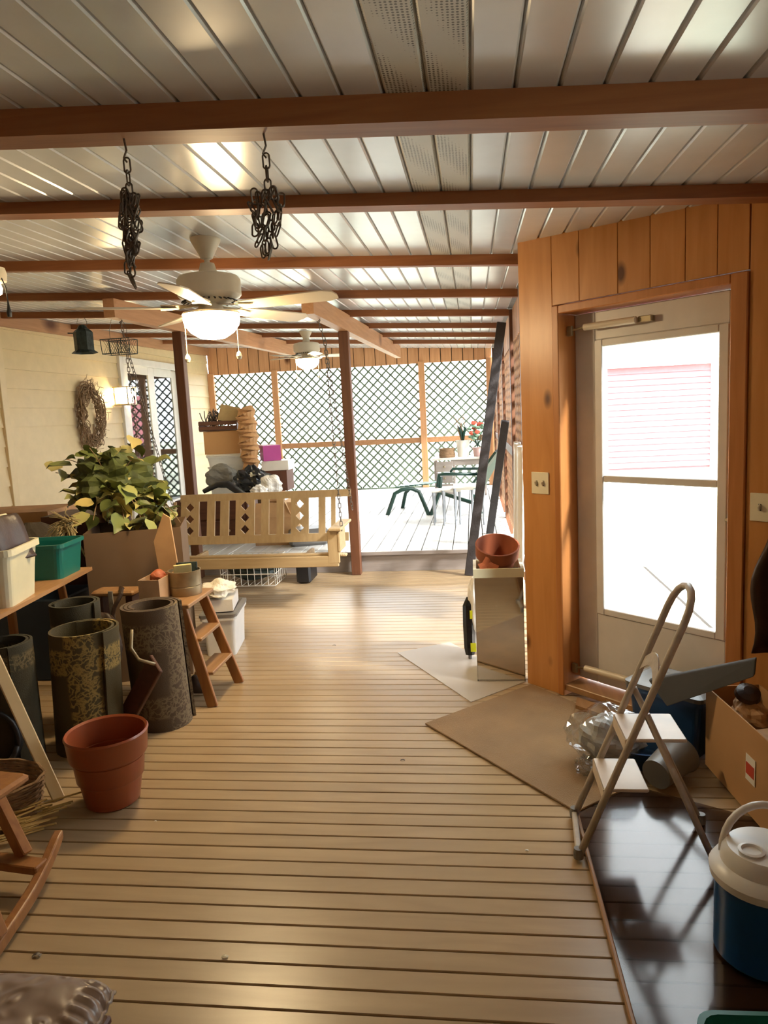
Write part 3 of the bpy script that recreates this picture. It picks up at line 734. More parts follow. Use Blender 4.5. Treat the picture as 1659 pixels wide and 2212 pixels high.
for xx, nm in ((SX1, 1), (SX0, -1)):
    link('arm_post', MB().cbox((xx - .035 * nm, SYF, .54), (.09, .03, .26), .005), m_swingz, t)
    link('arm_side', MB().cbox((xx + .012 * nm, SYF + .1, .58), (.02, .24, .16), .004), m_swing, t)
    link('armrest', MB().cbox((xx - .01 * nm, SYF + .19, .682), (.10, .5, .022), .005), m_swingz, t)
def chain_line(m, a, b, L_=.045, w=.022, r=.003):
    a = Vector(a); b = Vector(b); d = b - a; n = max(2, int(d.length / (L_ * .78))); qd = d.to_track_quat('Z', 'Y').to_matrix()
    for k in range(n):
        c = a + d * ((k + .5) / n); rr = qd @ rz((k % 2) * PI / 2); pts = []
        for i in range(10):
            an = 2 * PI * i / 10; pts.append(c + rr @ Vector((w / 2 * math.cos(an), 0, (L_ / 2 - w / 2) * (1 if math.sin(an) > 0 else -1) + w / 2 * math.sin(an))))
        m.tube(pts, r, 5, closed=True)
for xx, hx, nm in ((SX0 - .02, -2.80, 1), (SX1 + .03, -1.17, 0)):
    hz = zc(hx, 5.65) - .22; hook = Vector((hx if nm else hx + .0, 5.70, hz))
    m = MB(); j = hook + Vector((.02 if nm else .04, 0, -.16))
    chain_line(m, hook, j); chain_line(m, j, (xx, SYF + .04, .66)); chain_line(m, j, (xx, SYB + .1, .75))
    link('chain', m, m_chain, t)
    m = MB().tube([hook + Vector((0, 0, .03)), hook + Vector((.012, 0, .0)), hook + Vector((0, 0, -.02)), hook + Vector((-.012, 0, -.005))], .005, 6); link('hook', m, m_chain, t)

# ---- hanging lantern and wire basket
def hexa_can():
    c = ony(181, 738, 6.97); 
    t = thing('tin_lantern', (c.x, c.y, zc(c.x, 6.97) - .07), 'dark green tin lantern shaped like a birdhouse hanging from a rafter', 'lantern')
    r = .095
    m = MB(); m.lathe((c.x, c.y, c.z), [(r * .35, .14), (r * .75, .115), (r, .09), (r * .98, -.085), (r * 1.35, -.11), (r * 1.3, -.115), (r * .9, -.09)], 6, rot=rz(.3))
    link('body', m, m_verdi, t); link('cap_roof', MB().lathe((c.x, c.y, c.z + .13), [(.0, .04), (.03, .03), (.05, .0)][::-1], 12), m_verdi, t)
    link('perch', MB().tube([(c.x - .06, c.y, c.z + .085), (c.x - .15, c.y - .02, c.z + .09)], .006, 6), m_verdi, t)
    m = MB()
    for dx in (-.04, .04):
        m.tube([(c.x + dx, c.y, c.z + .12), (c.x + dx * 1.3, c.y, c.z + .19), (c.x + dx * .8, c.y, zc(c.x, 6.97) - .06)], .0025, 5)
    link('hanging_wire', m, m_chain, t)
hexa_can()
c = ony(258, 749, 6.97)
t = thing('wire_basket', (c.x, c.y, c.z), 'small rectangular wire basket hanging from a rafter beside the tin lantern', 'basket')
hx, hy, hz = .15, .09, .07
m = MB()
for zz in (-hz, hz):
    k_ = .93 if zz < 0 else 1
    m.tube([(c.x - hx * k_, c.y - hy, c.z + zz), (c.x + hx * k_, c.y - hy, c.z + zz), (c.x + hx * k_, c.y + hy, c.z + zz), (c.x - hx * k_, c.y + hy, c.z + zz)], .005, 6, closed=True)
for xx in (-hx, -hx * .42, hx * .42, hx):
    for yy in (-hy, hy): m.tube([(c.x + xx * .93, c.y + yy, c.z - hz), (c.x + xx, c.y + yy, c.z + hz)], .004, 5)
link('frame', m, m_verdi, t)
m = MB()
for yy in (-hy, hy):
    for k in range(-7, 13):
        x0_ = -hx + k * .024
        for sg in (1, -1):
            a_ = Vector((x0_, 0, -hz)); b_ = Vector((x0_ + .14 * .55, 0, hz))
            if sg < 0: a_, b_ = Vector((b_.x, 0, -hz)), Vector((a_.x, 0, hz))
            if min(a_.x, b_.x) < -hx or max(a_.x, b_.x) > hx: continue
            m.tube([Vector((c.x, c.y + yy, c.z)) + a_, Vector((c.x, c.y + yy, c.z)) + b_], .0016, 4)
link('mesh_sides', m, m_verdi, t)
m = MB()
for dx in (-.09, .09): m.tube([(c.x + dx, c.y, c.z + hz), (c.x + dx, c.y, c.z + .16), (c.x + dx * .6, c.y, zc(c.x, 6.97) - .06)], .0025, 5)
link('hanging_wire', m, m_chain, t)

# ---- floor: mats and the smoked sheet
def slab(pts, z0, z1):
    n = len(pts); return MB().add([(p[0], p[1], z0) for p in pts] + [(p[0], p[1], z1) for p in pts], [tuple(reversed(range(n))), tuple(range(n, 2 * n))] + [(i, (i + 1) % n, n + (i + 1) % n, n + i) for i in range(n)])
o = link('door_mat', slab([(-.283, 3.41), (.345, 2.63), (.93, 3.10), (.28, 3.925)], .0015, .011), m_rug, org=(.3, 3.3, 0), bev=.003); tag(o, 'large brown pile mat on the boards in front of the door', 'mat')
o = link('vinyl_mat', slab([(-.53, 4.49), (-.055, 3.69), (.255, 3.985), (-.2, 4.70)], .0015, .004), m_vinyl, org=(-.1, 4.2, 0)); tag(o, 'pale see-through vinyl mat on the boards under the steel bin', 'mat')
o = link('smoked_sheet', slab([(.345, 2.615), (.345, 1.2), (1.35, 1.2), (1.35, 2.40), (.60, 2.83)], .004, .009), m_smoke, org=(.8, 2, 0)); tag(o, 'dark smoked glossy sheet lying on the floor under the step stool', 'sheet')
o = link('edge_strip', MB().bar((.345, 2.62, .010), (.352, 1.2, .010), .014, .018), m_oldwoodx, org=(.345, 2, 0)); tag(o, 'thin gold brown strip along the left edge of the dark glossy sheet', 'strip')

# ---- step stool of bent tube (right)
t = thing('folding_step_stool', (.5, 2.45, 0), 'cream painted tubular step stool with tall hoop handle by the door', 'stool')
ya, yb = 2.335, 2.61
fa = onz(1250, 1858); fb = onz(1241, 1768)
top = ony(1475, 1262, 2.47)
def lerp(a, b, f): return a + (b - a) * f
A0 = Vector((fa.x, fa.y, .012)); B0 = Vector((fb.x, fb.y, .012))
rx_ = .036
A1 = ony(1478, 1330, ya + .03); B1 = ony(1437, 1330, yb - .03)
A1 = Vector((top.x - .02, ya + .035, top.z - .10)); B1 = Vector((top.x - .02, yb - .035, top.z - .10))
pts = [A0, lerp(A0, A1, .5), A1]
mid = (A1 + B1) / 2; up = (A1 - A0).normalized()
for i in range(1, 8):
    a = PI * i / 8; pts.append(mid + (A1 - mid) * math.cos(a) + up * .10 * math.sin(a))
pts += [B1, lerp(B0, B1, .5), B0]
link('hoop_rail', MB().tube(pts, .0125, 12), m_alu, t, smooth='all')
for nm, (f0, f1), ln in (('upper_step', (.50, 0), .20), ('lower_step', (.285, 0), .15)):
    a = lerp(A0, A1, f0); b = lerp(B0, B1, f0)
    m = MB(); z_ = (a.z + b.z) / 2
    m.cbox(((a.x + b.x) / 2 + ln / 2 - .02, (a.y + b.y) / 2, z_), (ln, abs(b.y - a.y) - .02, .012), .003)
    m.cbox(((a.x + b.x) / 2 - .015, (a.y + b.y) / 2, z_ - .02), (.012, abs(b.y - a.y) - .02, .05), .003)
    link(nm, m, plain(nm + '_enamel', 'cbbba9', .5, .08), t)
R1 = onz(1555, 1895); R2 = Vector((R1.x + .03, R1.y + .30, 0))
link('rear_leg', MB().tube([lerp(A0, A1, .62) + Vector((.01, -.005, 0)), Vector((R1.x, R1.y, .012))], .0115, 10), m_alu, t, smooth='all')
link('rear_leg', MB().tube([lerp(B0, B1, .62) + Vector((.01, .005, 0)), Vector((R2.x, R2.y, .012))], .0115, 10), m_alu, t, smooth='all')
a, b = lerp(A0, A1, .76), lerp(B0, B1, .76)
link('knee_bracket', MB().grid(lambda u, v: lerp(a, b, u) + up * (.055 * math.sin(PI * u) - .05 * v), 10, 2), m_alu, t, solid=.004)
link('foot_bar', MB().bar(A0 + Vector((0, 0, .015)), B0 + Vector((0, 0, .015)), .02, .02), m_alu, t)
for p in (A0, B0, Vector((R1.x, R1.y, .012)), Vector((R2.x, R2.y, .012))):
    link('rubber_foot', MB().lathe((p.x, p.y, .0095), [(.017, 0), (.018, .02), (.015, .035)], 14), m_grey, t)

# ---- containers
def bin_open(name, c, w, d, h, mat, label, cat, a=0, taper=.88, rim=.02, th=.006, group=None, lid=None, rimr=.012, ribs=0):
    c = Vector(c); t = thing(name, c, label, cat, group); R = rz(a)
    def ring(f, z, e=0):
        x, y = w / 2 * f + e, d / 2 * f + e; r = min(x, y) * .25; out = []
        for (sx, sy, a0) in ((1, 1, 0), (-1, 1, PI / 2), (-1, -1, PI), (1, -1, 1.5 * PI)):
            for k in range(5):
                an = a0 + k * PI / 8; out.append(c + R @ Vector((sx * (x - r) + r * math.cos(an), sy * (y - r) + r * math.sin(an), z)))
        return out
    rings = [ring(taper, 0), ring(taper + (1 - taper) * .5, h * .5), ring(1, h - rim), ring(1, h - rim, rimr), ring(1, h, rimr), ring(1, h, -.0), ring(1, h - rim, -th), ring(taper, th, -th)]
    m = MB(); n = len(rings[0]); vs = [p for r in rings for p in r]
    fs = [tuple(reversed(range(n)))] + [(k * n + i, k * n + (i + 1) % n, (k + 1) * n + (i + 1) % n, (k + 1) * n + i) for k in range(len(rings) - 1) for i in range(n)] + [tuple(range((len(rings) - 1) * n, len(rings) * n))]
    m.add(vs, fs); link('body', m, mat, t)
    if lid:
        m = MB(); rr = [ring(1, h + .002, rimr + .004), ring(1, h + .02, rimr + .004), ring(1, h + .028, -.01), ring(1, h + .018, -.03)]
        vs = [p for r in rr for p in r]; m.add(vs, [tuple(reversed(range(n)))] + [(k * n + i, k * n + (i + 1) % n, (k + 1) * n + (i + 1) % n, (k + 1) * n + i) for k in range(3) for i in range(n)] + [tuple(range(3 * n, 4 * n))])
        link('lid', m, lid, t)
    return t
def carton(c, w, d, h, mat, label, a=0, flaps=(1, 1, 1, 1), th=.005, name='cardboard_box', tilt=1.9, fl=.45, closed=False, rot=None, group=None):
    c = Vector(c); t = thing(name, c, label, 'box', group); R = rz(a) if rot is None else rot
    m = MB()
    def wl_(x0, x1, y0, y1, z0, z1):
        m.hexa([c + R @ Vector(p) for p in ((x0, y0, z0), (x1, y0, z0), (x1, y1, z0), (x0, y1, z0), (x0, y0, z1), (x1, y0, z1), (x1, y1, z1), (x0, y1, z1))])
    W2, D2 = w / 2, d / 2
    wl_(-W2, W2, -D2, D2, 0, th); wl_(-W2, -W2 + th, -D2, D2, th, h); wl_(W2 - th, W2, -D2, D2, th, h); wl_(-W2 + th, W2 - th, -D2, -D2 + th, th, h); wl_(-W2 + th, W2 - th, D2 - th, D2, th, h)
    if closed: wl_(-W2, W2, -D2, -.002, h, h + th); wl_(-W2, W2, .002, D2, h, h + th)
    link('box_body', m, mat, t)
    if not closed:
        for i, f in enumerate(flaps):
            if not f: continue
            tl = tilt * f
            L_ = (w if i in (0, 2) else d) * .98; dep = (d if i in (0, 2) else w) * fl; q = rz(i * PI / 2); off = (D2 if i in (0, 2) else W2)
            mm = MB(); P = []
            for (xx, yy) in ((-L_ / 2, 0), (L_ / 2, 0), (L_ / 2 - .01, dep), (-L_ / 2 + .01, dep)):
                for tt in (0, th):
                    v = Vector((xx, -(yy * math.cos(PI - tl)), yy * math.sin(PI - tl) + tt)); v.y -= off; P.append(c + R @ (q @ v) + Vector((0, 0, h)))
            mm.hexa([P[0], P[2], P[4], P[6], P[1], P[3], P[5], P[7]]); link('flap', mm, mat, t)
    return t

# right group behind the stool
t = carton((1.08, 2.66, .0095), .22, .74, .345, m_card, 'open brown cardboard box at the right edge beside the step stool', a=.10, flaps=(0, 0, 0, 0))
R_ = rz(.10)
def bxp(y, z): return Vector((1.08, 2.66, .0095)) + R_ @ Vector((-.112, y, z))
m = MB()
lab = MB().hexa([bxp(.01, .13), bxp(-.06, .13), bxp(-.06, .23), bxp(.01, .23), bxp(.01, .13) + Vector((-.0015, 0, 0)), bxp(-.06, .13) + Vector((-.0015, 0, 0)), bxp(-.06, .23) + Vector((-.0015, 0, 0)), bxp(.01, .23) + Vector((-.0015, 0, 0))])
link('paper_sticker', lab, m_white, t)
link('red_print', MB().hexa([bxp(.005, .155) + Vector((-.002, 0, 0)), bxp(-.055, .155) + Vector((-.002, 0, 0)), bxp(-.055, .2) + Vector((-.002, 0, 0)), bxp(.005, .2) + Vector((-.002, 0, 0)), bxp(.005, .155) + Vector((-.003, 0, 0)), bxp(-.055, .155) + Vector((-.003, 0, 0)), bxp(-.055, .2) + Vector((-.003, 0, 0)), bxp(.005, .2) + Vector((-.003, 0, 0))]), plain('red_ink', 'b8402c', .6), t)
carton((1.08, 2.62, .016), .17, .26, .27, plain('pale_card', 'c9a986', .8), 'smaller pale carton standing inside the open cardboard box', a=.25, closed=True)
o = link('crumpled_kraft_paper', MB().blob((1.06, 2.90, .27), (.15, .17, .14), .1, 3, 4), m_paper, org=(1.06, 2.90, .2)); tag(o, 'crumpled brown paper in the far end of the open cardboard box', 'paper')
o = link('rusty_tin_lid', MB().lathe((1.06, 2.91, .36), [(.03, -.02), (.05, 0), (.045, .02), (.02, .03)], 18, rot=rx(.5)), m_leather, org=(1.06, 2.91, .35)); tag(o, 'round dark brown knob lying on top of the paper in the box', 'knob')
bin_open('storage_tote', (.87, 3.23, .0115), .34, .24, .26, m_dblue, 'dark blue plastic tote between the mat and the open cardboard box', 'tote', a=-.75, lid=m_grey)
ll = MB(); p1 = ony(1405, 1480, 3.1); 
def ondg(u, v, n):
    rr_ = ray(u, v); c_ = CX + CY + n * math.sqrt(2); return C0 + rr_ * (c_ / (rr_.x + rr_.y))
a_, b_, c_, d_ = ondg(1400, 1470, -.22), ondg(1632, 1424, -.22), ondg(1628, 1463, -.26), ondg(1440, 1527, -.30)
bk_ = Vector((.012, .012, .008)); ll.hexa([d_, c_, c_ + bk_, d_ + bk_, a_, b_, b_ + bk_, a_ + bk_])
o = link('tote_lid', ll, plain('slate_grey_plastic', '3c3a38', .65, .08, spec=.2), org=tuple((a_ + b_) / 2), bev=.006); tag(o, 'long grey plastic tote lid propped slanting on top of the blue tote by the door', 'lid')
c = Vector((.53, 3.03, .10))
t = thing('plastic_bag', (c.x, c.y, .012), 'crumpled clear plastic bag lying on the brown mat behind the stool', 'bag')
link('film', MB().blob((c.x, c.y, .135), (.32, .28, .25), .07, 3.2, 11, 44, 26, flat=.9), m_clear, t)
link('contents', MB().blob((c.x + .02, c.y, .12), (.26, .22, .20), .07, 3, 12, flat=.9), plain('grey_white_stuffing', 'a8a49c', .6, .2, 12, bump=.4, bscale=15), t)
link('tied_neck', MB().blob((c.x - .10, c.y - .12, .05), (.10, .10, .07), .16, 5, 13, flat=.8), m_clear, t)
o = link('grey_bucket', MB().lathe((.74, 2.86, .085), [(.0, -.09), (.06, -.088), (.075, .09), (.082, .10), (.07, .095), (.055, -.075), (0, -.078)], 28, rot=rz(.8) @ ry(1.45)), m_grey, org=(.74, 2.86, 0), smooth=True); tag(o, 'dull grey plastic bucket lying on its side behind the stool legs', 'bucket')
o = link('dark_blue_pan', MB().lathe((.68, 3.04, .012), [(.0, 0), (.10, 0), (.14, .09), (.15, .095), (.13, .09), (.095, .01), (0, .01)], 30), m_dblue, org=(.68, 3.04, 0), smooth=True); tag(o, 'dark blue plastic pan with a pale rim on the mat behind the stool', 'pan')
o = link('wood_scrap', slab([tuple(dg(.36, -.03, 0))[:2], tuple(dg(.75, -.03, 0))[:2], tuple(dg(.75, -.12, 0))[:2], tuple(dg(.42, -.12, 0))[:2]], .012, .03), m_oldwoodx, org=tuple(dg(.5, -.05, 0))); tag(o, 'splintered wood board lying below the door threshold', 'board')
# jug
jc = Vector((.755, 1.93, .0095))
t = thing('drinks_jug', jc, 'round blue drinks cooler jug with white screw lid and carry handle', 'jug')
link('jug_body', MB().lathe(jc, [(.0, 0), (.115, 0), (.125, .01), (.125, .20), (.128, .21), (.128, .225), (.12, .235), (.0, .235)], 40), m_blue, t, smooth=True)
link('lid', MB().lathe(jc, [(.11, .225), (.137, .228), (.14, .25), (.128, .268), (.112, .275), (.108, .30), (.095, .318), (.05, .322), (0, .322)], 40), m_jug, t, smooth=True)
link('spout_dimple', MB().lathe(jc + Vector((-.045, -.03, .322)), [(.032, -.006), (.034, .004), (.026, .006), (.022, -.002), (0, -.003)], 22), m_jug, t, smooth=True)
hp = [jc + Vector((.02 - .12 * math.cos(a) * .95, .05 + .02 * math.sin(a), .27 + .13 * math.sin(a))) for a in [PI * i / 14 for i in range(15)]]
link('handle', MB().tube(hp, .011, 8), m_jug, t, smooth='all')
tq = onz(1378, 2195, .22)
bin_open('shallow_tote', (.78, 1.40, .0095), .60, .34, .13, m_teal, 'teal plastic tote in the bottom right corner of the frame', 'tote', a=.03)
# coat at right edge
p0 = dg(1.345, -.05, 1.06)
t = thing('hanging_jacket', dg(1.345, 0, 1.06), 'dark brown garment hanging on the pine wall at the right edge', 'garment')
link('cloth', MB().grid(lambda u, v: dg(1.27 + .26 * u + .02 * math.sin(9 * v) + (.05 * (1 - v) ** 2 if u < .5 else 0), -.03 - .03 * math.sin(u * 14 + 2 * v) - .03 * v, 1.12 - .62 * v - .0 * u), 22, 14), m_leather, t, solid=.006, smooth='all')
link('hook', MB().tube([dg(1.36, .0, 1.12), dg(1.36, -.05, 1.115), dg(1.36, -.06, 1.14)], .005, 6), m_tin, t)

# ---- steel bin with the clay pot
bx, by = .118, 4.115; bw, bd, bh = .27, .26, .655
t = thing('steel_bin', (bx, by, .0045), 'tall mirror-bright square steel bin with cream rim by the door wall', 'bin')
m = MB(); zb_ = .0045
m.span((bx - bw / 2, by - bd / 2, zb_), (bx + bw / 2, by - bd / 2 + .004, bh)).span((bx - bw / 2, by + bd / 2 - .004, zb_), (bx + bw / 2, by + bd / 2, bh)).span((bx - bw / 2, by - bd / 2, zb_), (bx - bw / 2 + .004, by + bd / 2, bh)).span((bx + bw / 2 - .004, by - bd / 2, zb_), (bx + bw / 2, by + bd / 2, bh)).span((bx - bw / 2, by - bd / 2, zb_), (bx + bw / 2, by + bd / 2, zb_ + .01))
link('bin_body', m, m_steel, t)
m = MB()
for (a, b, c_, d_) in ((-bw / 2 - .006, bw / 2 + .006, -bd / 2 - .006, -bd / 2 + .012), (-bw / 2 - .006, bw / 2 + .006, bd / 2 - .012, bd / 2 + .006), (-bw / 2 - .006, -bw / 2 + .012, -bd / 2 + .012, bd / 2 - .012), (bw / 2 - .012, bw / 2 + .006, -bd / 2 + .012, bd / 2 - .012)):
    m.span((bx + a, by + c_, bh - .045), (bx + b, by + d_, bh + .005))
link('rim', m, m_creamp, t)
t = thing('clay_pot', (bx - .01, by, bh - .05), 'chipped terracotta flower pot sitting in the top of the steel bin', 'pot')
rt = rx(.36) @ ry(.06)
link('pot_body', MB().lathe((bx - .01, by + .05, bh - .07), [(.0, 0), (.085, 0), (.108, .13), (.122, .135), (.126, .205), (.117, .207), (.10, .12), (.08, .01), (0, .01)], 36, rot=rt), plain('old_brown_clay', '8e4c2e', .6, .15, 6), t, smooth=True)
for k, (dx, dz, rr) in enumerate(((-.055, .05, .4), (-.075, .02, 1.1), (-.03, .015, 2.0))):
    o = link('clay_shard', MB().grid(lambda u, v: Vector((bx + dx, by - .11, bh + dz)) + ry(rr) @ Vector(((u - .5) * .05 * (1 - .4 * v), -.006 * math.sin(PI * u), (v - .5) * .06)), 5, 4), plain('pale_clay', 'c4714c', .7), org=(bx + dx, by - .1, bh), solid=.006)
    tag(o, ('upright curved terracotta shard in front of the clay pot', 'small terracotta shard left of the clay pot on the bin rim', 'lowest terracotta shard lying on the front rim of the steel bin')[k], 'shard')
c = onz(1016, 1424)
t = thing('folded_umbrella', (c.x, c.y, .0045), 'black folded umbrella with yellow tags leaning beside the steel bin', 'umbrella')
cz = ony(1016, 1290, c.y + .05); tp = Vector((c.x + .0, c.y + .06, cz.z))
b_ = Vector((c.x, c.y, .03))
link('canopy', MB().tube([b_, lerp(b_, tp, .12), lerp(b_, tp, .5), lerp(b_, tp, .85), tp], [.028, .036, .04, .038, .012], 7), m_bagblack, t)
link('tip', MB().tube([Vector((c.x, c.y, .0045)), b_], .012, 8), m_grey, t)
for f, sx in ((.16, .035), (.72, .038)):
    p = lerp(b_, tp, f); link('tag', MB().cbox((p.x + .012 + sx * .3, p.y - .041, p.z), (.035, .003, .055), .001), m_yellow, t)
o = link('white_cloth_bundle', MB().blob((-.02, 4.45, .26), (.10, .16, .52), .06, 3, 21, rot=rx(.1)), m_bagwhite, org=(-.02, 4.45, 0)); tag(o, 'white cloth bundle standing between the umbrella and the steel bin', 'bundle')

# ---- dark poles leaning on the right wall
pb_ = onz(1013, 1243)
m = MB().bar((pb_.x, pb_.y, .0), (.30, 6.93, 2.33), .085, .04, up=(0, 1, 0)); o = link('leaning_plank', m, m_steelblack, org=tuple(pb_)); tag(o, 'tall blackened timber leaning from the floor up to the rafters', 'timber')
pb_ = onz(1058, 1152, ZD)
m = MB().bar((pb_.x, pb_.y, ZD), (.325, 7.25, 1.42), .08, .04, up=(0, 1, 0)); o = link('leaning_plank', m, m_steelblack, org=tuple(pb_)); tag(o, 'shorter dark timber leaning on the right lattice behind the clay pot', 'timber')
# fringed cloth hanging on the right wall
t = thing('fringed_throw', (.33, 5.9, 1.3), 'white fringed throw hanging on the right lattice wall', 'throw')
link('cloth', MB().grid(lambda u, v: Vector((.335 - .03 * math.sin(u * 13) - .02 * v, 4.95 + .8 * u, 1.28 - .8 * v)), 24, 10), m_bagwhite, t, solid=.006, smooth='all')
m = MB()
for k in range(46):
    yy = 4.95 + .8 * k / 45; x_ = .335 - .03 * math.sin(k / 45 * 13) - .02; m.tube([(x_, yy, .48), (x_ - .01, yy + .01, .42), (x_, yy, .36)], .003, 4)
o = link('fringe', m, m_bagwhite, t)

# ---- terracotta planter at left front
pc = Vector((-1.545, 2.665, 0)); rp = [(.0, 0), (.098, 0), (.108, .008), (.120, .092), (.121, .098), (.113, .101), (.113, .107), (.130, .110), (.134, .116), (.141, .190), (.142, .196), (.133, .199), (.133, .205), (.152, .208), (.156, .215), (.163, .296), (.167, .303), (.162, .311), (.153, .303), (.14, .2), (.112, .03), (0, .02)]
o = link('planter', MB().lathe(pc, rp, 48), plain('brown_glazed_terracotta', '8c4628', .3, .08, 6), org=tuple(pc), smooth=True); tag(o, 'banded reddish brown planter pot standing empty on the boards at left', 'planter')

# ---- carpet rolls
def carpet(c, R0, h, turns, label, mat, lean, th=.012, ph=0, endang=0, squash=1.0):
    c = Vector(c); n = int(30 * turns); P = []
    for i in range(n + 1):
        f = i / n; a = ph + 2 * PI * turns * f; r = R0 * (1 - .13 * turns * f)
        P.append((r * math.cos(a), r * math.sin(a) * squash, a))
    m = MB(); vs = []
    for (x, y, a) in P:
        nx, ny = math.cos(a), math.sin(a)
        for (dx, z) in ((0, 0), (0, h), (-th, h), (-th, 0)):
            vs.append(c + Vector((x + nx * dx + lean[0] * z, y + ny * dx + lean[1] * z, z)))
    fs = [(0, 1, 2, 3), (4 * n + 3, 4 * n + 2, 4 * n + 1, 4 * n)]
    for i in range(n):
        for k in range(4): fs.append((i * 4 + k, (i + 1) * 4 + k, (i + 1) * 4 + (k + 1) % 4, i * 4 + (k + 1) % 4))
    m.add(vs, fs); o = link('carpet_roll', m, mat, org=tuple(c), smooth=True); tag(o, label, 'carpet'); return o
cm1 = carpet_mat('carpet_border_a', '554636', '7a6a50', .43, .55, .10, .14, low=(.08, .17))
cm2 = carpet_mat('carpet_border_b', '4e452e', '97804a', .42, .52, .03, .13)
cm3 = carpet_mat('carpet_border_c', '3e3a2c', '6c6044', .5, .55, .2, .25)
carpet((-1.655, 3.44, 0), .158, .635, 2.6, 'thick brown floral carpet roll standing on end beside the wooden step stool', cm1, (-.04, -.0), .014, ph=.5)
carpet((-1.93, 3.17, 0), .168, .60, 1.45, 'loosely rolled carpet with gold scroll border standing behind the planter', cm2, (.06, -.02), .012, ph=-.5)
carpet((-2.17, 2.95, 0), .13, .60, 1.6, 'dark narrow carpet roll standing behind the slanted bench leg', cm3, (.0, .0), .012, ph=-.8)
carpet((-2.10, 3.42, 0), .13, .66, 1.6, 'dark green carpet roll at the back of the rolls under the shelf', cm3, (.02, .0), .012, ph=-.2)

# ---- wooden step stool (left)
t = thing('wooden_step_stool', (-1.5, 3.78, 0), 'old varnished wooden two-step stool beside the carpet roll', 'stool')
F1, F2 = Vector((-1.465, 3.63, 0)), Vector((-1.43, 3.985, 0)); T1, T2 = Vector((-1.60, 3.64, .56)), Vector((-1.60, 3.94, .56))
link('side_rail', MB().bar(F1, T1, .022, .06, up=(1, 0, 0)), m_oldwood, t); link('side_rail', MB().bar(F2, T2, .022, .06, up=(1, 0, 0)), m_oldwood, t)
link('rear_leg', MB().bar(T1 + Vector((-.1, .05, 0)), (-1.86, 3.72, 0), .02, .035, up=(1, 0, 0)), m_oldwood, t); link('rear_leg', MB().bar(T2 + Vector((-.1, -.03, 0)), (-1.82, 3.92, 0), .02, .035, up=(1, 0, 0)), m_oldwood, t)
for f in (.33, .67):
    a, b = lerp(F1, T1, f), lerp(F2, T2, f); link('step', MB().cbox(((a.x + b.x) / 2 - .01, (a.y + b.y) / 2, a.z), (.11, abs(b.y - a.y) - .02, .02), .004), m_oldwoodx, t)
link('top_board', MB().cbox((-1.655, 3.80, .572), (.22, .38, .024), .005), m_oldwoodx, t)

# things on and by the step stool
tc = Vector((-1.66, 3.86, .584))
t = thing('tin_can', tc, 'round printed tin can holding papers on top of the wooden stool', 'tin')
link('can_body', MB().lathe(tc, [(.0, 0), (.088, 0), (.09, .005), (.09, .05), (.087, .053), (.09, .056), (.09, .135), (.093, .14), (.087, .14), (.085, .01), (0, .01)], 36), m_tin, t, smooth=True)
m = MB().cbox(tc + Vector((-.01, .0, .125)), (.10, .012, .10), .003, rz(.5) @ rx(.3)); o = link('folded_card', m, plain('yellow_paper', 'ddc98a', .8), org=tuple(tc)); tag(o, 'folded yellow card sticking out of the tin can', 'card')
m = MB().cbox(tc + Vector((.0, .04, .13)), (.12, .01, .09), .003, rz(.2) @ rx(-.2)); o = link('dark_card', m, m_verdi, org=tuple(tc)); tag(o, 'dark card standing behind the yellow one in the tin', 'card')
carton((-1.79, 3.78, .584), .12, .22, .125, plain('tea_carton', 'b59472', .8), 'small brown carton left of the tin can on the stool', flaps=(0, 0, 0, 0))
o = link('rust_ball', MB().blob((-1.79, 3.80, .70), (.09, .1, .08), .05, 2, 5), m_terra, org=(-1.79, 3.8, .66)); tag(o, 'reddish lump in the small carton left of the tin can', 'clay')
bin_open('clear_tote', (-1.74, 4.65, 0), .22, .42, .27, m_tubw, 'translucent white storage tote on the floor behind the wooden stool', 'tote', a=.15, lid=m_grey)
carton((-1.74, 4.62, .30), .19, .30, .075, m_bagwhite, 'flat white carton stacked on the translucent tote', a=.2, closed=True)
o = link('paper_sack', MB().blob((-1.74, 4.58, .435), (.20, .28, .12), .13, 2.6, 8, flat=.8), plain('white_paper_sack', 'e8e0cc', .7, .05, bump=.3, bscale=18), org=(-1.74, 4.58, .385)); tag(o, 'crumpled white paper sack on top of the flat white carton', 'sack')
o = link('rubber_boot', MB().tube([(-1.66, 3.80, .10), (-1.62, 3.80, .045), (-1.56, 3.80, .04)], [.045, .04, .03], 12), m_leather, org=(-1.62, 3.8, 0), smooth='all'); tag(o, 'dark boot on the floor inside the legs of the wooden stool', 'boot')

# ---- shelf table with tubs (far left)
t = thing('shelf_table', (-2.3, 3.3, 0), 'rough wooden shelf table with a slanted cream leg at the left edge', 'table')
zt = .735
a = onz(25, 1325, zt); b = onz(165, 1250, zt)
dirv = (b - a).normalized(); nrm = Vector((dirv.y, -dirv.x, 0))
if nrm.x > 0: nrm = -nrm
st = a - dirv * .25; en = b + dirv * .22
m = MB(); W_ = .55
m.hexa([st, en, en + nrm * W_, st + nrm * W_] + [p + Vector((0, 0, .02)) for p in (st, en, en + nrm * W_, st + nrm * W_)]); link('tabletop', m, m_oldwoodx, t)
lf_ = onz(128, 1728)
link('leg', MB().bar(a + Vector((-.08, -.12, .0)), lf_ + Vector((0, 0, .0)), .05, .02, up=(1, -1, 0)), plain('cream_painted_wood', 'c9b48c', .5, .05), t)
link('leg', MB().bar(en + nrm * .2 - Vector((0, 0, .01)), (en.x - .2, en.y + .1, 0), .045, .02), m_oldwood, t)
link('leg', MB().bar(en + nrm * .5, en + nrm * .5 - Vector((0, 0, zt)), .045, .03), m_oldwood, t)
link('leg', MB().bar(st + nrm * .5, st + nrm * .5 - Vector((0, 0, zt)), .045, .03), m_oldwood, t)
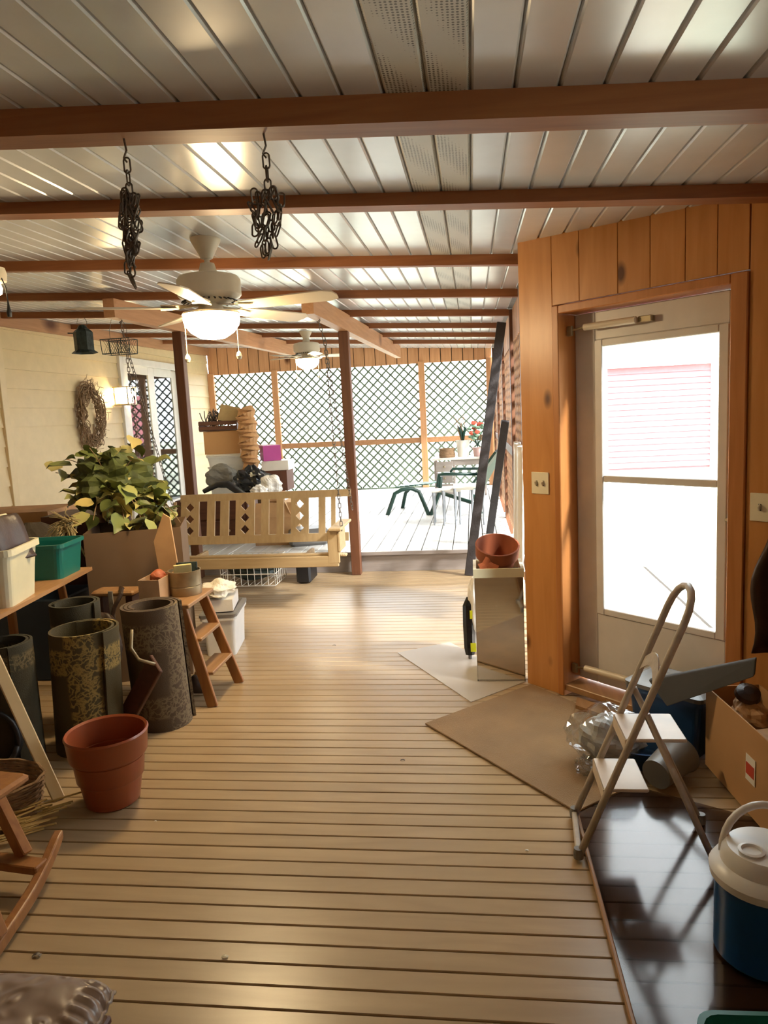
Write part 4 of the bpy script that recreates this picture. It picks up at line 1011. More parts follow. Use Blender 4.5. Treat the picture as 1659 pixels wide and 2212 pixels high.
# cream tub
tb = a + dirv * .06 + nrm * .17; tb.z = zt + .02
ctw = .36
bin_open('storage_tub', tb + dirv * .10 , .36, .34, .27, m_creamp, 'large cream plastic tub full of cloth on the shelf table', 'tub', a=math.atan2(dirv.y, dirv.x) + .1, taper=.86, rimr=.014, rim=.03)
bin_open('storage_tub', b + dirv * .04 + nrm * .20 + Vector((0, 0, .02)), .30, .36, .19, m_teal, 'teal plastic tub behind the cream tub on the shelf table', 'tub', a=math.atan2(dirv.y, dirv.x), taper=.9)
o = link('folded_cloth', MB().blob(tb + dirv * .10 + Vector((-.03, .02, .30)), (.30, .34, .24), .06, 2, 31), m_cloth, org=tuple(tb + Vector((0, 0, .18)))); tag(o, 'grey folded cloth heaped in the cream tub', 'cloth')
for k, (dx, rr, mt, lb) in enumerate(((.07, .2, m_creamp, 'cream striped towel draped over the rim of the cream tub'), (.125, .26, m_leather, 'dark board standing between the cream tub and the teal tub'))):
    o = link('draped_towel', MB().grid(lambda u, v: tb + dirv * .1 + Vector((dx - .02, 0, 0)) + Vector((.09 * (v - .3) + .01 * math.sin(7 * u), (u - .5) * .24, .30 + .12 * math.sin(PI * min(1, .35 + v * .8)) - .10 * v)), 8, 10), mt, org=tuple(tb), solid=.012, smooth='all'); tag(o, lb, 'towel' if k == 0 else 'board')
# second bench behind with leather strap bag
zt2 = .62; e2 = onz(285, 1278, zt2)
t = thing('wooden_bench', (e2.x - .12, e2.y, 0), 'narrow wooden bench behind the carpet rolls with a bag strap over its end', 'bench')
link('bench_top', MB().cbox((e2.x - .12, e2.y + .06, zt2 - .012), (.26, .13, .03), .01), m_oldwoodx, t)
for dx in (-.03, -.21): link('leg', MB().cbox((e2.x + dx, e2.y + .06, zt2 / 2 - .015), (.04, .10, zt2 - .03), .004), m_dwood, t)
t = thing('leather_bag', (e2.x - .1, e2.y - .0, .2), 'dark leather bag slung by its strap over the end of the bench', 'bag')
link('pouch', MB().blob((e2.x - .12, e2.y - .12, .36), (.16, .15, .36), .06, 2, 41), m_leather, t, smooth='all')
st_ = [Vector((e2.x - .07 + .02 * math.sin(i), e2.y + .02 + .10 * math.cos(PI * i / 12), .45 + .19 * math.sin(PI * i / 12))) for i in range(13)]
link('strap', MB().tube(st_, [.012] * 13, 6), m_leather, t)
link('strap', MB().cbox((e2.x - .12, e2.y - .02, .50), (.028, .008, .26), .002), m_cloth, t)
g = onz(300, 1500, .2)
t = thing('wooden_sled', (g.x, g.y, .1), 'weathered wooden board with metal bracket wedged between two carpet rolls', 'board')
q0 = ony(285, 1500, 3.22); q1 = ony(338, 1432, 3.18)
q0 = Vector((q0.x - .10, q0.y + .01, .03))
link('plank', MB().bar(q0, q1, .02, .12, up=(0, .3, 1)), m_dwood, t)
link('bracket', MB().tube([ony(285, 1360, 3.20), ony(283, 1400, 3.18), ony(300, 1425, 3.17), ony(335, 1435, 3.17)], .008, 8), m_tin, t, smooth='all')

# ---- big cartons and plant behind
t = carton((-2.12, 4.28, 0), .56, .50, .93, m_cardd, 'tall brown cardboard carton behind the carpet rolls', a=.32, flaps=(0, 0, 0, 0))
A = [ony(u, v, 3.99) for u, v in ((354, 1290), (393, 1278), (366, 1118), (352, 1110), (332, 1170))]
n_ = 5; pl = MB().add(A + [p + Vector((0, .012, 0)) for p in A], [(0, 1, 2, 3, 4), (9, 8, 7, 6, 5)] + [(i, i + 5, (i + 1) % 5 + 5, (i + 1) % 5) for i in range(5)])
link('lit_side_panel', pl, plain('lit_card', 'c0986c', .8), t)  # carton's right side as a paler copy, falling light put into its colour
bz = .96
carton((-3.32, 4.9, .0), .62, .46, .98, plain('tan_carton', 'b08458', .85), 'wide tan cardboard carton against the siding behind the tubs', a=.1, closed=True)
carton((-2.72, 4.75, .0), .46, .40, .96, m_dwood, 'dark brown crate between the tan carton and the leafy plant', a=.05, closed=True)
o = link('dark_blanket', MB().blob((-2.78, 4.20, .74), (.46, .42, .44), .07, 2.2, 51), plain('dark_grey_cloth', '4a4238', .9, .15, bump=.3), org=(-2.78, 4.2, .52)); tag(o, 'dark grey blanket heaped behind the teal tub', 'blanket')
struct_fill = MB().cbox((-2.78, 4.22, .26), (.5, .4, .52), .01); o = link('storage_chest', struct_fill, plain('dark_blue_chest', '1e2c3c', .5), org=(-2.78, 4.22, 0)); tag(o, 'dark blue chest on the floor under the heaped blanket', 'chest')

# leafy plant
pcn = Vector((-2.36, 4.45, .99))
t = thing('potted_ivy', pcn, 'large trailing pothos plant with yellow green leaves on top of the cartons', 'plant')
link('pot', MB().lathe(pcn + Vector((0, 0, -.05)), [(0, 0), (.10, 0), (.13, .18), (.14, .18), (.14, .2), (.12, .2), (.09, .02), (0, .02)], 28), m_dwood, t, smooth=True)
lm = MB(); 
prof = [(0, 0), (.028, .012), (.04, .035), (.034, .062), (.016, .085), (0, .1)]
vs = [Vector((0, 0, 0))]
for (w, yy) in prof[1:-1]: vs += [Vector((-w, yy, .008 + .1 * w)), Vector((0, yy, 0)), Vector((w, yy, .008 + .1 * w))]
vs.append(Vector((0, .1, -.012)))
fs = [(0, 2, 1), (0, 3, 2)]
for k in range(3):
    b_ = 1 + 3 * k; fs += [(b_, b_ + 1, b_ + 4, b_ + 3), (b_ + 1, b_ + 2, b_ + 5, b_ + 4)]
fs += [(10, 11, 13), (11, 12, 13)]
lm.add(vs, fs)
l0 = link('leaf', lm, m_leaf, t, org=(0, 0, 0), smooth='all'); rnd = random.Random(5)
stems = MB(); first = True
for k in range(38):
    a = rnd.uniform(0, 2 * PI); el = rnd.uniform(.1, 1.35); Ls = rnd.uniform(.18, .40); droop = rnd.uniform(.1, .5)
    if k > 24: a = rnd.uniform(-1.6, .3); el = .3; droop = .75; Ls = rnd.uniform(.4, .6)
    p = pcn + Vector((0, 0, .14)); pts = [p.copy()]
    d = Vector((math.cos(a) * math.cos(el), math.sin(a) * math.cos(el) * .8, math.sin(el)))
    for i in range(9):
        p = p + d * (Ls / 9); d = (d + Vector((0, 0, -droop / 4))).normalized(); pts.append(p.copy())
        if i >= 1:
            o = l0 if first else dup(l0, t); first = False
            o.location = p - pcn + Vector((rnd.uniform(-.03, .03), rnd.uniform(-.03, .03), rnd.uniform(-.03, .03)))
            o.rotation_euler = (rnd.uniform(-1.2, .6), rnd.uniform(-.6, .6), rnd.uniform(0, 6.28)); o.scale = (rnd.uniform(.9, 1.75),) * 3
    stems.tube(pts, .003, 5)
link('stem', stems, m_twig, t)
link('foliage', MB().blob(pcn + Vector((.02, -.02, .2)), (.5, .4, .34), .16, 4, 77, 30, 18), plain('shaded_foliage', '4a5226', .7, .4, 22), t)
m = MB()
for k in range(70):
    a = rnd.uniform(0, 6.28); p = Vector((-2.42, 4.05, .93)); q = p + Vector((rnd.uniform(-.16, .1), -.06, rnd.uniform(-.16, .16)))
    m.tube([p + Vector((rnd.uniform(-.04, .04), 0, .06)), (p + q) / 2 + Vector((0, -.04, .05)), q], .003, 4)
o = link('raffia_bow', m, plain('pale_raffia', 'b9a678', .8), org=(-2.42, 4.05, .9)); tag(o, 'tangled pale raffia bow hanging in front of the plant', 'bow')

# ---- left front: basket, rocker, wheel, cushion
c = onz(40, 1760)
t = thing('wicker_basket', (c.x - .05, c.y, 0), 'low woven willow basket on the floor left of the planter', 'basket')
m = MB()
for k in range(14):
    z = .012 + k * .011; rr = .20 + .002 * k; pts = []
    for i in range(48):
        a = 2 * PI * i / 48; r = rr + .005 * math.sin(12 * a + k * PI); pts.append((c.x - .12 + r * math.cos(a), c.y + r * .72 * math.sin(a), z))
    m.tube(pts, .006, 5, closed=True)
o = link('weave', m, m_twig, t); link('base', MB().lathe((c.x - .12, c.y, .004), [(0, 0), (.2, 0), (.2, .008), (0, .008)], 32, sy=.72), m_twig, t)
m = MB(); rnd = random.Random(9)
for k in range(60):
    p = Vector((c.x + .02 + rnd.uniform(-.15, .10), c.y - .14 + rnd.uniform(-.1, .16), .01 + rnd.uniform(0, .06))); m.tube([p, p + Vector((.10 + rnd.uniform(-.02, .05), .07 + rnd.uniform(-.03, .03), .01))], .004, 4)
o = link('corn_broom', m, plain('broom_straw', 'b39a62', .8, .3), org=(c.x, c.y, 0)); o['kind'] = 'stuff'; tag(o, 'straw bristles of a corn broom lying left of the planter', 'broom')
w0 = onz(30, 1690)
rot = rz(.5) @ rx(PI / 2 - .15); cc = Vector((w0.x - .13, w0.y + .02, .185)); m = MB(); pts = []
for i in range(120):
    a = 2 * PI * i / 24; pts.append(cc + rot @ Vector(((.155 - .004 * (i // 24)) * math.cos(a), (.155 - .004 * (i // 24)) * math.sin(a), -.04 + .02 * a / (2 * PI))))
o = link('coiled_hose', m.tube(pts, .012, 8), m_black, org=(cc.x, cc.y, 0), smooth='all'); tag(o, 'coil of dark hose leaning under the shelf table at the left edge', 'hose')
# rocking chair runner
t = thing('rocking_chair', (-1.45, 1.95, 0), 'honey coloured wooden rocking chair base cut off by the left edge', 'chair')
def rk(y0, off):
    pass
E1 = onz(128, 1800, .12); E2 = onz(80, 1915, .05); E3 = onz(0, 2035, .035); E4 = E3 + (E3 - E2) * 1.3 + Vector((0, 0, .005)); 
def runner(pts, nm, sh=Vector((0, 0, 0))):
    m = MB(); P = [p + sh for p in pts]
    for p_, q_ in zip(P[:-1], P[1:]): pass
    n = 14; cv = []
    for i in range(n + 1):
        f = i / n; k = min(2, int(f * 3)); g_ = f * 3 - k; 
        p_ = P[k]; q_ = P[k + 1]; cv.append(p_.lerp(q_, g_))
    for _ in range(3): cv = [cv[0]] + [(cv[i - 1] + cv[i] * 2 + cv[i + 1]) / 4 for i in range(1, n)] + [cv[-1]]
    vs = []
    for i, p_ in enumerate(cv):
        d = (cv[min(i + 1, n)] - cv[max(i - 1, 0)]).normalized(); s_ = Vector((d.y, -d.x, 0)).normalized() * .016; u_ = Vector((0, 0, .022)) * (1 if i else .7)
        vs += [p_ - s_ - u_, p_ + s_ - u_, p_ + s_ + u_, p_ - s_ + u_]
    fs = [(3, 2, 1, 0), (4 * n, 4 * n + 1, 4 * n + 2, 4 * n + 3)]
    for i in range(n):
        for k in range(4): fs.append((i * 4 + k, i * 4 + (k + 1) % 4, (i + 1) * 4 + (k + 1) % 4, (i + 1) * 4 + k))
    m.add(vs, fs); return link(nm, m, m_oldwood, t, bev=.006)
runner([E1, E2, E3, E4], 'runner'); runner([E1, E2, E3, E4], 'runner', Vector((-.46, .06, 0)))
xr = lerp(E1, E2, .75)
link('cross_rail', MB().bar(xr + Vector((0, 0, .02)), xr + Vector((-.46, .06, .02)), .06, .03), m_oldwood, t)
lb_ = lerp(E1, E2, .55)
link('leg', MB().bar(lb_ + Vector((-.08, 0, .02)), lb_ + Vector((-.30, .10, .34)), .035, .06), m_oldwood, t)
link('leg', MB().bar(E3 + Vector((0, 0, .02)), E3 + Vector((-.12, .02, .40)), .035, .045), m_oldwood, t)
link('seat', MB().cbox((E2.x - .32, E2.y - .10, .39), (.5, .46, .03), .01, rz(-.15)), m_oldwood, t)
# cushion bottom left
pe = onz(130, 2072, .15); pr2 = onz(262, 2130, .1); cu = Vector((pr2.x - .07, pe.y - .0, 0))
t = thing('seat_cushion', (cu.x - .03, cu.y - .13, .0), 'brown embossed satin cushion in the bottom left corner', 'cushion')
msat, N, L, B = newmat('brown_embossed_satin')
vec = mapped(N, L); n_ = N.new('ShaderNodeTexNoise'); n_.inputs['Scale'].default_value = 4; n_.inputs['Detail'].default_value = 1; L.new(vec, n_.inputs['Vector'])
va = N.new('ShaderNodeVectorMath'); va.operation = 'SCALE'; va.inputs['Scale'].default_value = .25; L.new(n_.outputs['Color'], va.inputs[0]); vb = N.new('ShaderNodeVectorMath'); L.new(va.outputs[0], vb.inputs[0]); L.new(vec, vb.inputs[1])
vo = N.new('ShaderNodeTexVoronoi'); vo.inputs['Scale'].default_value = 11; vo.feature = 'SMOOTH_F1'; L.new(vb.outputs[0], vo.inputs['Vector'])
wv = N.new('ShaderNodeMath'); wv.operation = 'SINE'; ml = N.new('ShaderNodeMath'); ml.operation = 'MULTIPLY'; ml.inputs[1].default_value = 15; L.new(vo.outputs['Distance'], ml.inputs[0]); L.new(ml.outputs[0], wv.inputs[0])
bm_ = N.new('ShaderNodeBump'); bm_.inputs['Strength'].default_value = .4; bm_.inputs['Distance'].default_value = .008; L.new(wv.outputs[0], bm_.inputs['Height']); L.new(bm_.outputs[0], B.inputs['Normal'])
B.inputs['Base Color'].default_value = srgb('7a6350'); B.inputs['Roughness'].default_value = .36; B.inputs['Sheen Weight'].default_value = .3
hz_ = .13; cw, cd = .44, .34
def cush(u, v, s):
    x, y = (u - .5) * 2, (v - .5) * 2
    e = max(0, (1 - x ** 4)) * max(0, (1 - y ** 4)); z = s * hz_ / 2 * e ** .42
    ruf = .006 * math.sin(30 * y) * (x > .7) 
    return Vector((cu.x - .16 + x * cw / 2 * (1 - .05 * y * y), cu.y - .18 + y * cd / 2 * (1 - .07 * x * x), .085 + z + ruf)) 
m = MB(); m.grid(lambda u, v: cush(u, v, 1), 40, 40); m.grid(lambda u, v: cush(v, u, -1), 40, 40); link('cover', m, msat, t, smooth='all')
m = MB(); per = [cush(u, 0, 1) for u in [i / 20 for i in range(20)]] + [cush(1, u, 1) for u in [i / 20 for i in range(20)]] + [cush(1 - u, 1, 1) for u in [i / 20 for i in range(20)]] + [cush(0, 1 - u, 1) for u in [i / 20 for i in range(20)]]
link('piping', m.tube(per, .006, 6, closed=True), msat, t, smooth='all')
m = MB().cbox((cu.x - .16, cu.y - .18, .012), (.40, .30, .024), .006); o = link('low_stool', m, m_dwood, org=(cu.x - .16, cu.y - .18, 0)); tag(o, 'flat dark board on the floor under the satin cushion', 'board')

# ---- floor litter
for k, (u, v, s_, mt, lb) in enumerate(((870, 1643, .012, m_leather, 'tiny dark dry leaf on the boards near the middle of the floor'), (722, 1395, .014, m_leather, 'tiny brown leaf on the boards in front of the step'), (336, 1775, .006, m_white, 'tiny white crumb on the boards right of the planter'), (486, 2068, .012, m_creamp, 'small pale leaf scrap on the nearest boards'), (80, 2065, .016, m_leather, 'small brown twig scrap near the cushion'), (1138, 1838, .007, m_white, 'tiny white crumb on the boards left of the glossy sheet'))):
    p = onz(u, v); o = link('leaf_scrap', MB().grid(lambda a, b: p + Vector(((a - .5) * s_ * 1.6, (b - .5) * s_ * .7, .002 + .3 * s_ * math.sin(PI * a))), 4, 3), mt, org=tuple(p), solid=.001); tag(o, lb, 'leaf' if mt is not m_white else 'crumb')

# ---- raised deck: left pile of boxes and bags behind the swing
def at(u, v, y): return ony(u, v, y)
YP = 10.2
p = at(478, 985, YP)
def cbx(u0, u1, vtop, vbot, y, dep, mat, label, closed=True, a=0, fl=(0, 0, 0, 0)):
    p0 = at(u0, vbot, y); p1 = at(u1, vbot, y); pt = at((u0 + u1) / 2, vtop, y); zb = p0.z
    return carton(((p0.x + p1.x) / 2, y + dep / 2, zb), abs(p1.x - p0.x), dep, pt.z - zb, mat, label, a=a, closed=closed, flaps=fl)
# plastic drawers / totes at the bottom
zb = ZD
p0 = at(445, 1060, YP)
def tote_at(u0, u1, vtop, z0, y, dep, mat, lid, label, name='storage_tote'):
    a = at(u0, vtop, y); b = at(u1, vtop, y)
    bin_open(name, ((a.x + b.x) / 2, y + dep / 2, z0), abs(b.x - a.x), dep, (a.z + b.z) / 2 - z0, mat, label, 'tote', lid=lid, taper=.93)
    return (a.z + b.z) / 2
z1 = tote_at(448, 530, 1008, ZD, YP, .5, m_tubw, None, 'lower translucent white tote of the stack on the deck behind the swing')
z2 = tote_at(445, 528, 985, z1 + .004, YP, .5, m_tubw, m_white, 'upper translucent white tote under the brown carton on the deck')
pa, pb = at(438, 930, YP), at(515, 930, YP)
zc1 = at(475, 932, YP).z
carton(((pa.x + pb.x) / 2, YP + .22, z2 + .03), pb.x - pa.x, .42, zc1 - z2 - .03, m_card, 'plain brown carton on top of the white totes behind the swing', closed=True)
zz = zc1 + .006
t = thing('wooden_crate', ((pa.x + pb.x) / 2, YP + .2, zz), 'low slatted crate of oddments on top of the brown carton', 'crate')
cxm = (pa.x + pb.x) / 2 - .03; cw_ = .58
for k in range(2):
    link('slat', MB().cbox((cxm, YP - .02, zz + .045 + k * .07), (cw_, .014, .055), .003), m_dwood, t); link('slat', MB().cbox((cxm, YP + .38, zz + .045 + k * .07), (cw_, .014, .055), .003), m_dwood, t)
for sx in (-1, 1): link('end_panel', MB().cbox((cxm + sx * (cw_ / 2 - .008), YP + .18, zz + .075), (.014, .39, .15), .003), m_dwood, t)
link('crate_floor', MB().cbox((cxm, YP + .18, zz + .008), (cw_ - .03, .38, .012), .003), m_dwood, t)
m = MB(); rnd = random.Random(12)
for k in range(70):
    q = Vector((cxm + rnd.uniform(-.22, .12), YP + rnd.uniform(.02, .32), zz + rnd.uniform(.06, .12))); e_ = q + Vector((rnd.uniform(-.1, .1), rnd.uniform(-.05, .05), rnd.uniform(.08, .22))); m.tube([q, (q + e_) / 2 + Vector((rnd.uniform(-.05, .05), 0, 0)), e_], .007, 4)
o = link('twig_bundle', m, m_leather, org=(cxm, YP + .2, zz + .02)); tag(o, 'tangle of dark twigs and wire in the slatted crate', 'twigs')
m = MB().cbox((cxm + .17, YP + .02, zz + .24), (.30, .012, .24), .003, ry(.25) @ rx(-.2)); o = link('picture_frame', m, plain('brown_glass_frame', 'a08a62', .3), org=(cxm + .17, YP, zz + .1)); tag(o, 'tan framed panel leaning in the slatted crate', 'frame')
# pleated brown paper tower
t0 = at(530, 880, YP - .05); t1 = at(548, 1065, YP - .05)
m = MB(); n = 40; pts = []; rr = []
for i in range(n + 1):
    f = i / n; pts.append(lerp(t0, t1, f) + Vector((.012 * math.sin(i * 2.1), 0, 0))); rr.append(.115 + .022 * (1 if i % 2 else -1) + .02 * math.sin(5 * f))
o = link('kraft_paper_fan', m.tube(pts, rr, 14), m_paper, org=tuple(t1)); tag(o, 'tall pleated column of tan packing paper beside the brown carton', 'paper')
# purple carton on white box
pb_ = at(608, 1018, YP); 
bxw = cbx(560, 622, 1018, 1062, YP + .02, .4, plain('old_trunk', '5a3424', .6), 'brown wooden trunk standing on the deck behind the white sacks')
zt_ = at(590, 1018, YP).z
carton((at(592, 1000, YP).x, YP + .22, zt_ + .008), .40, .38, at(590, 998, YP).z - zt_, m_white, 'flat white carton on top of the brown trunk', closed=True)
zq = at(590, 998, YP).z + .016
carton((at(578, 985, YP).x, YP + .15, zq), .26, .24, at(578, 968, YP).z - zq + .03, m_purple, 'magenta carton on the flat white carton', a=.5, closed=True)
# open black bag and dark things
zz = ZD
def blobbing(name, u, v, y, d, mat, label, cat, nz=.1, fq=3, seed=1, flat=.85):
    p = at(u, v, y); o = link(name, MB().blob(p, d, nz, fq, seed, 34, 20, flat=flat), mat, org=(p.x, p.y, p.z - d[2] / 2 * flat)); return tag(o, label, cat)
blobbing('bin_bag', 545, 1040, 9.66, (.48, .34, .38), m_bagblack, 'shiny black bin bag heaped in the middle of the pile behind the swing', 'bag', .14, 3, 61)
blobbing('grey_sack', 480, 1030, 9.95, (.46, .30, .36), plain('grey_woven_sack', '75736c', .8, .2, 12, bump=.3), 'grey woven sack slumped left of the black bin bag', 'sack', .09, 2.4, 62)
blobbing('white_sack', 584, 1050, 9.32, (.30, .24, .28), m_bagwhite, 'white knotted plastic sack in front of the brown trunk', 'bag', .10, 3, 63)
blobbing('white_sack', 560, 1064, 9.02, (.20, .20, .18), m_bagwhite, 'smaller crumpled white bag just above the swing back', 'bag', .13, 4, 64)
t = thing('black_armchair', (at(470, 1065, 9.2).x, 9.3, ZD), 'black padded folding chair lying in the pile above the swing left end', 'chair')
link('padded_arm', MB().tube([at(440, 1062, 9.1), at(470, 1046, 9.1), at(492, 1046, 9.1), at(530, 1072, 9.1), at(545, 1085, 9.1)], [.03, .045, .05, .045, .03], 10), m_black, t, smooth='all')
link('seat_pad', MB().blob(at(450, 1078, 9.2) + Vector((0, 0, -.06)), (.52, .34, .20), .06, 2, 65), m_black, t, smooth='all')
# things below, between swing back slats: dark drawers, wire crate
p = onz(520, 1245, .0)
t = thing('chest_of_drawers', (-2.95, 7.9, ZD), 'dark red brown chest of drawers seen between the swing slats', 'cabinet')
link('carcass', MB().cbox((-2.95, 7.95, ZD + .24), (.85, .4, .48), .008), m_dwood, t)
for k in range(2):
    dr = link('drawer', MB().cbox((-2.95, 7.74, ZD + .13 + k * .23), (.78, .025, .21), .005), m_dwood, t)
    for dx in (-.2, .2): link('knob', MB().lathe((-2.95 + dx, 7.72, ZD + .13 + k * .23), [(.008, 0), (.02, .015), (0, .022)], 12, rot=rx(PI / 2)), m_tin, dr)
carton((-2.15, 7.6, ZD), .42, .36, .3, plain('carton_tan2', 'b8946a', .8), 'small tan carton on the deck seen through the middle of the swing', flaps=(.6, .6, .6, 0))
t = thing('wire_crate', (-2.10, 6.55, 0), 'white wire crate of oddments under the porch swing', 'crate')
m = MB(); x0, x1, y0, y1 = -2.38, -1.86, 6.35, 6.75
for z in (.02, .13, .26): m.tube([(x0, y0, z), (x1, y0, z), (x1, y1, z), (x0, y1, z)], .005, 6, closed=True)
for k in range(9):
    xx = x0 + (x1 - x0) * k / 8
    for yy in (y0, y1): m.tube([(xx, yy, .02), (xx, yy, .26)], .003, 4)
    m.tube([(xx, y0, .02), (xx, y1, .02)], .003, 4)
for k in range(7):
    yy = y0 + (y1 - y0) * k / 6
    for xx in (x0, x1): m.tube([(xx, yy, .02), (xx, yy, .26)], .003, 4)
link('wire_frame', m, m_white, t)
o = link('dark_bundle', MB().blob((-2.12, 6.55, .14), (.46, .34, .2), .08, 3, 66, flat=.9), m_verdi, org=(-2.12, 6.55, .04)); tag(o, 'dark green cloth bundle inside the white wire crate', 'bundle')
o = link('black_toolbox', MB().cbox((-1.62, 6.62, .11), (.14, .3, .22), .02), m_black, org=(-1.62, 6.62, 0)); tag(o, 'black plastic toolbox on the floor right of the wire crate', 'toolbox')
o = link('black_toolbox', MB().cbox((-1.78, 7.45, ZD + .09), (.42, .3, .18), .03, rz(.3)), m_grey, org=(-1.78, 7.45, ZD)); tag(o, 'grey hard case on the deck under the swing seat right half', 'case')

# ---- raised deck right: desk, plants, green lounge, nesting tables
dy = 11.3
a = at(935, 993, dy); b = at(1052, 993, dy); ztp = a.z
t = thing('desk', ((a.x + b.x) / 2, dy + .25, ZD), 'pale grey painted desk against the far lattice at the right', 'desk')
link('desk_top', MB().cbox(((a.x + b.x) / 2, dy + .25, ztp), (b.x - a.x + .04, .56, .03), .005), m_white, t)
link('side_panel', MB().cbox((a.x + .03, dy + .25, (ztp + ZD) / 2 - .01), (.03, .5, ztp - ZD - .03), .004).cbox((b.x - .03, dy + .25, (ztp + ZD) / 2 - .01), (.03, .5, ztp - ZD - .03), .004).cbox((a.x + .32, dy + .25, (ztp + ZD) / 2 - .01), (.025, .5, ztp - ZD - .03), .004), m_riser, t)
for k in range(3):
    h_ = (ztp - ZD - .06) / 3; dr = link('drawer', MB().cbox((a.x + .175, dy - .005, ZD + .03 + h_ * (k + .5)), (.26, .02, h_ - .012), .003), m_riser, t)
    link('knob', MB().lathe((a.x + .175, dy - .015, ZD + .03 + h_ * (k + .5)), [(.008, 0), (.018, .012), (0, .02)], 10, rot=rx(PI / 2)), m_tin, dr)
link('apron', MB().cbox(((a.x + b.x) / 2 + .1, dy - .0, ztp - .06), (b.x - a.x - .35, .02, .09), .003), m_riser, t)
zp = ztp + .015
def pot(name, u, y, r0, r1, h, mat, label, cat='pot'):
    x = at(u, 985, y).x; t = thing(name, (x, y, zp), label, cat)
    link('pot_body', MB().lathe((x, y, zp), [(0, 0), (r0, 0), (r1, h), (r1 + .008, h), (r1 + .008, h - .01), (r1 - .006, h - .01), (r0 - .005, .01), (0, .01)], 26), mat, t, smooth=True); return t, Vector((x, y, zp + h))
t = thing('round_basket', (at(966, 985, dy + .2).x, dy + .2, zp), 'brown woven basket on the left of the desk', 'basket'); c = Vector(t.location)
m = MB()
for k in range(8): m.tube([c + Vector(((.12 + .006 * math.sin(k) + .005 * math.sin(12 * a + k * PI)) * math.cos(a), .11 * math.sin(a), .01 + k * .018)) for a in [2 * PI * i / 30 for i in range(30)]], .0095, 5, closed=True)
link('weave', m, m_twig, t); link('base', MB().lathe(c, [(0, 0), (.115, 0), (.115, .01), (0, .01)], 24), m_twig, t)
t, tp = pot('enamel_pail', 1001, dy + .2, .085, .11, .26, m_white, 'white enamel pail of dry stems on the desk')
m = MB(); rnd = random.Random(20)
for k in range(14): m.tube([tp + Vector((0, 0, -.1)), tp + Vector((rnd.uniform(-.08, .06), 0, .14)), tp + Vector((rnd.uniform(-.2, .12), rnd.uniform(-.05, .05), rnd.uniform(.25, .42)))], .004, 4)
link('stems', m, m_twig, t)
m = MB()
for k in range(12):
    a0 = rnd.uniform(0, 6.28); q = tp + Vector((0, 0, -.02)); m.tube([q, q + Vector((.03 * math.cos(a0), .03 * math.sin(a0), .14)), q + Vector((.08 * math.cos(a0), .08 * math.sin(a0), .26))], [.012, .014, .002], 4)
link('spiky_leaves', m, m_greenp, t)
t, tp = pot('flower_pot', 1032, dy + .15, .06, .08, .14, plain('mauve_pot', 'c4a4a0', .6), 'small mauve pot of red flowers on the desk right side', 'plant')
m = MB(); m2 = MB(); m3 = MB()
for k in range(26):
    q = tp + Vector((rnd.uniform(-.12, .16), rnd.uniform(-.1, .1), rnd.uniform(.14, .44))); m.tube([tp, (tp + q) / 2 + Vector((0, 0, .05)), q], .003, 4)
    m2.blob(q, (.07, .07, .05), .15, 3, k, 8, 5)
    if k % 4 == 0: m3.blob(q + Vector((0, -.02, .05)), (.085, .06, .06), .15, 3, k, 8, 5)
link('stems', m, m_greenp, t); link('foliage', m2, plain('pale_foliage', '7ca088', .6, .3), t); link('flowers', m3, plain('coral_flowers', 'd4604c', .6), t)
# green resin lounge chair
ly = 9.3
t = thing('sun_lounger', (at(900, 1100, 9.3).x, 9.4, ZD), 'dark green resin lounger on the deck with its arched foot end toward the left', 'lounger')
def rb(pts, w, nm): link(nm, MB().tube([at(*p) for p in pts], w, 8), m_greenp, t, smooth='all')
rb([(837, 1113, 9.45), (853, 1066, 9.45), (868, 1058, 9.45), (888, 1055, 9.5), (905, 1062, 9.55), (915, 1085, 9.5), (928, 1116, 9.3)], .028, 'foot_frame')
rb([(869, 1100, 10.1), (876, 1065, 10.1), (882, 1058, 10.0)], .026, 'leg')
for k in range(7):
    f = k / 6; a_ = at(858 + 62 * f, 1057 - 6 * f, 9.5 + .1 * f); b_ = at(888 + 66 * f, 1048 - 4 * f, 10.1)
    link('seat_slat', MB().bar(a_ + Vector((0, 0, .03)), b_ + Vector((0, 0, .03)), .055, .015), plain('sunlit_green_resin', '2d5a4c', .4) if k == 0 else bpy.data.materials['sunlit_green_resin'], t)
rb([(945, 1052, 9.3), (948, 1026, 9.3), (960, 1024, 9.3), (1040, 1024, 9.3)], .022, 'arm'); rb([(973, 1020, 10.0), (978, 1013, 10.0), (1040, 1012, 10.0)], .02, 'arm')
rb([(952, 1030, 9.3), (950, 1062, 9.35), (930, 1114, 9.3)], .026, 'leg'); rb([(945, 1062, 9.5), (985, 1075, 9.4), (1018, 1085, 9.3), (1030, 1095, 9.2)], .026, 'side_rail')
rb([(1022, 1070, 9.5), (1042, 1115, 9.3)], .024, 'leg')
a_, b_, c_, d_ = at(1010, 1055, 9.2), at(1040, 1055, 9.9), at(1095, 955, 9.9), at(1068, 975, 9.2)
link('backrest', MB().add([a_, b_, c_, d_], [(0, 1, 2, 3)]), m_greenp, t, solid=.03)
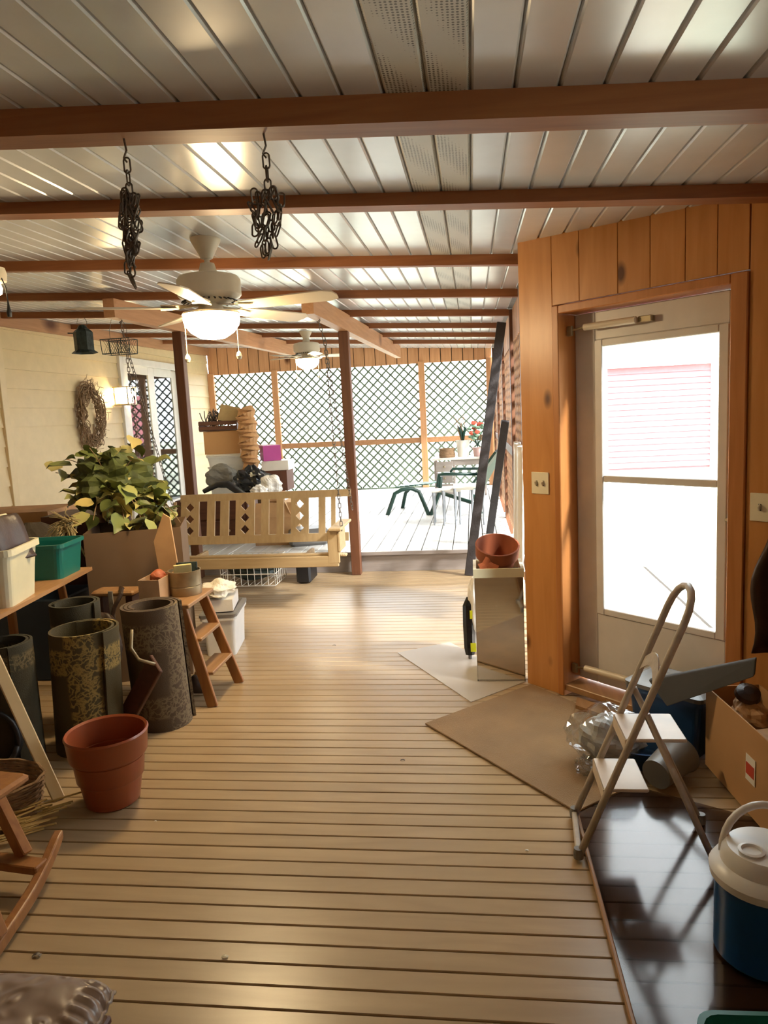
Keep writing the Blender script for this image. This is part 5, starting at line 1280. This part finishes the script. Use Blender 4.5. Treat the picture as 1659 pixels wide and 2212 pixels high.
# nesting tables
for k, (u0, u1, vt, vb, y, lab) in enumerate(((932, 955, 1062, 1135, 8.45, 'smallest of the three nested side tables on the deck'), (953, 982, 1058, 1136, 8.40, 'middle one of the three nested side tables on the deck'), (978, 1032, 1053, 1137, 8.36, 'largest of the three nested side tables on the deck'))):
    a = at(u0, vt, y); b = at(u1, vt, y); z = (a.z + b.z) / 2; w_ = b.x - a.x + (.08 if k == 2 else .22); dpt = .28 + .05 * k
    t = thing('nesting_table', (a.x + w_ / 2, y + dpt / 2, ZD), lab, 'table')
    dz_ = .0
    link('table_top', MB().cbox((a.x + w_ / 2, y + dpt / 2, z - .03 * (2 - k) * 0), (w_, dpt, .022), .005), m_white, t)
    for (xx, yy) in ((a.x + .02, y + .02), (a.x + w_ - .02, y + .02), (a.x + .02, y + dpt - .02), (a.x + w_ - .02, y + dpt - .02)):
        link('leg', MB().lathe((xx, yy, ZD), [(.008, 0), (.012, .02), (.009, .06), (.015, (z - ZD) * .6), (.012, (z - ZD) * .7), (.018, z - ZD - .012)], 10), plain('pale_leg', '8f949a', .5) if 'pale_leg' not in bpy.data.materials else bpy.data.materials['pale_leg'], t)

link('folded_leg', MB().tube([at(452, 1075, 9.2), Vector((at(452, 1075, 9.2).x, 9.2, ZD + .01)), Vector((at(520, 1075, 9.2).x, 9.2, ZD + .01)), at(520, 1075, 9.2)], .012, 8), m_grey, [o for o in bpy.data.objects if o.name == 'black_armchair'][0])
for o in bpy.data.objects:
    if o.parent is not None and o.name.split('.')[0] in ('twigs', 'mesh_sides', 'vine_ring', 'fringe', 'stem', 'stems', 'foliage', 'flowers', 'weave', 'spiky_leaves', 'vents', 'wire_frame', 'chain'): o['kind'] = 'stuff'

p = at(545, 1040, 9.66); carton((p.x, 9.68, ZD), .40, .30, p.z - .38 * .425 - ZD - .006, m_cardd, 'dull brown carton on the deck carrying the black bin bag', closed=True)
p = at(584, 1050, 9.32); carton((p.x + .02, 9.34, ZD), .26, .22, p.z - .28 * .425 - ZD - .006, m_card, 'tan carton on the deck carrying the larger white sack', closed=True)
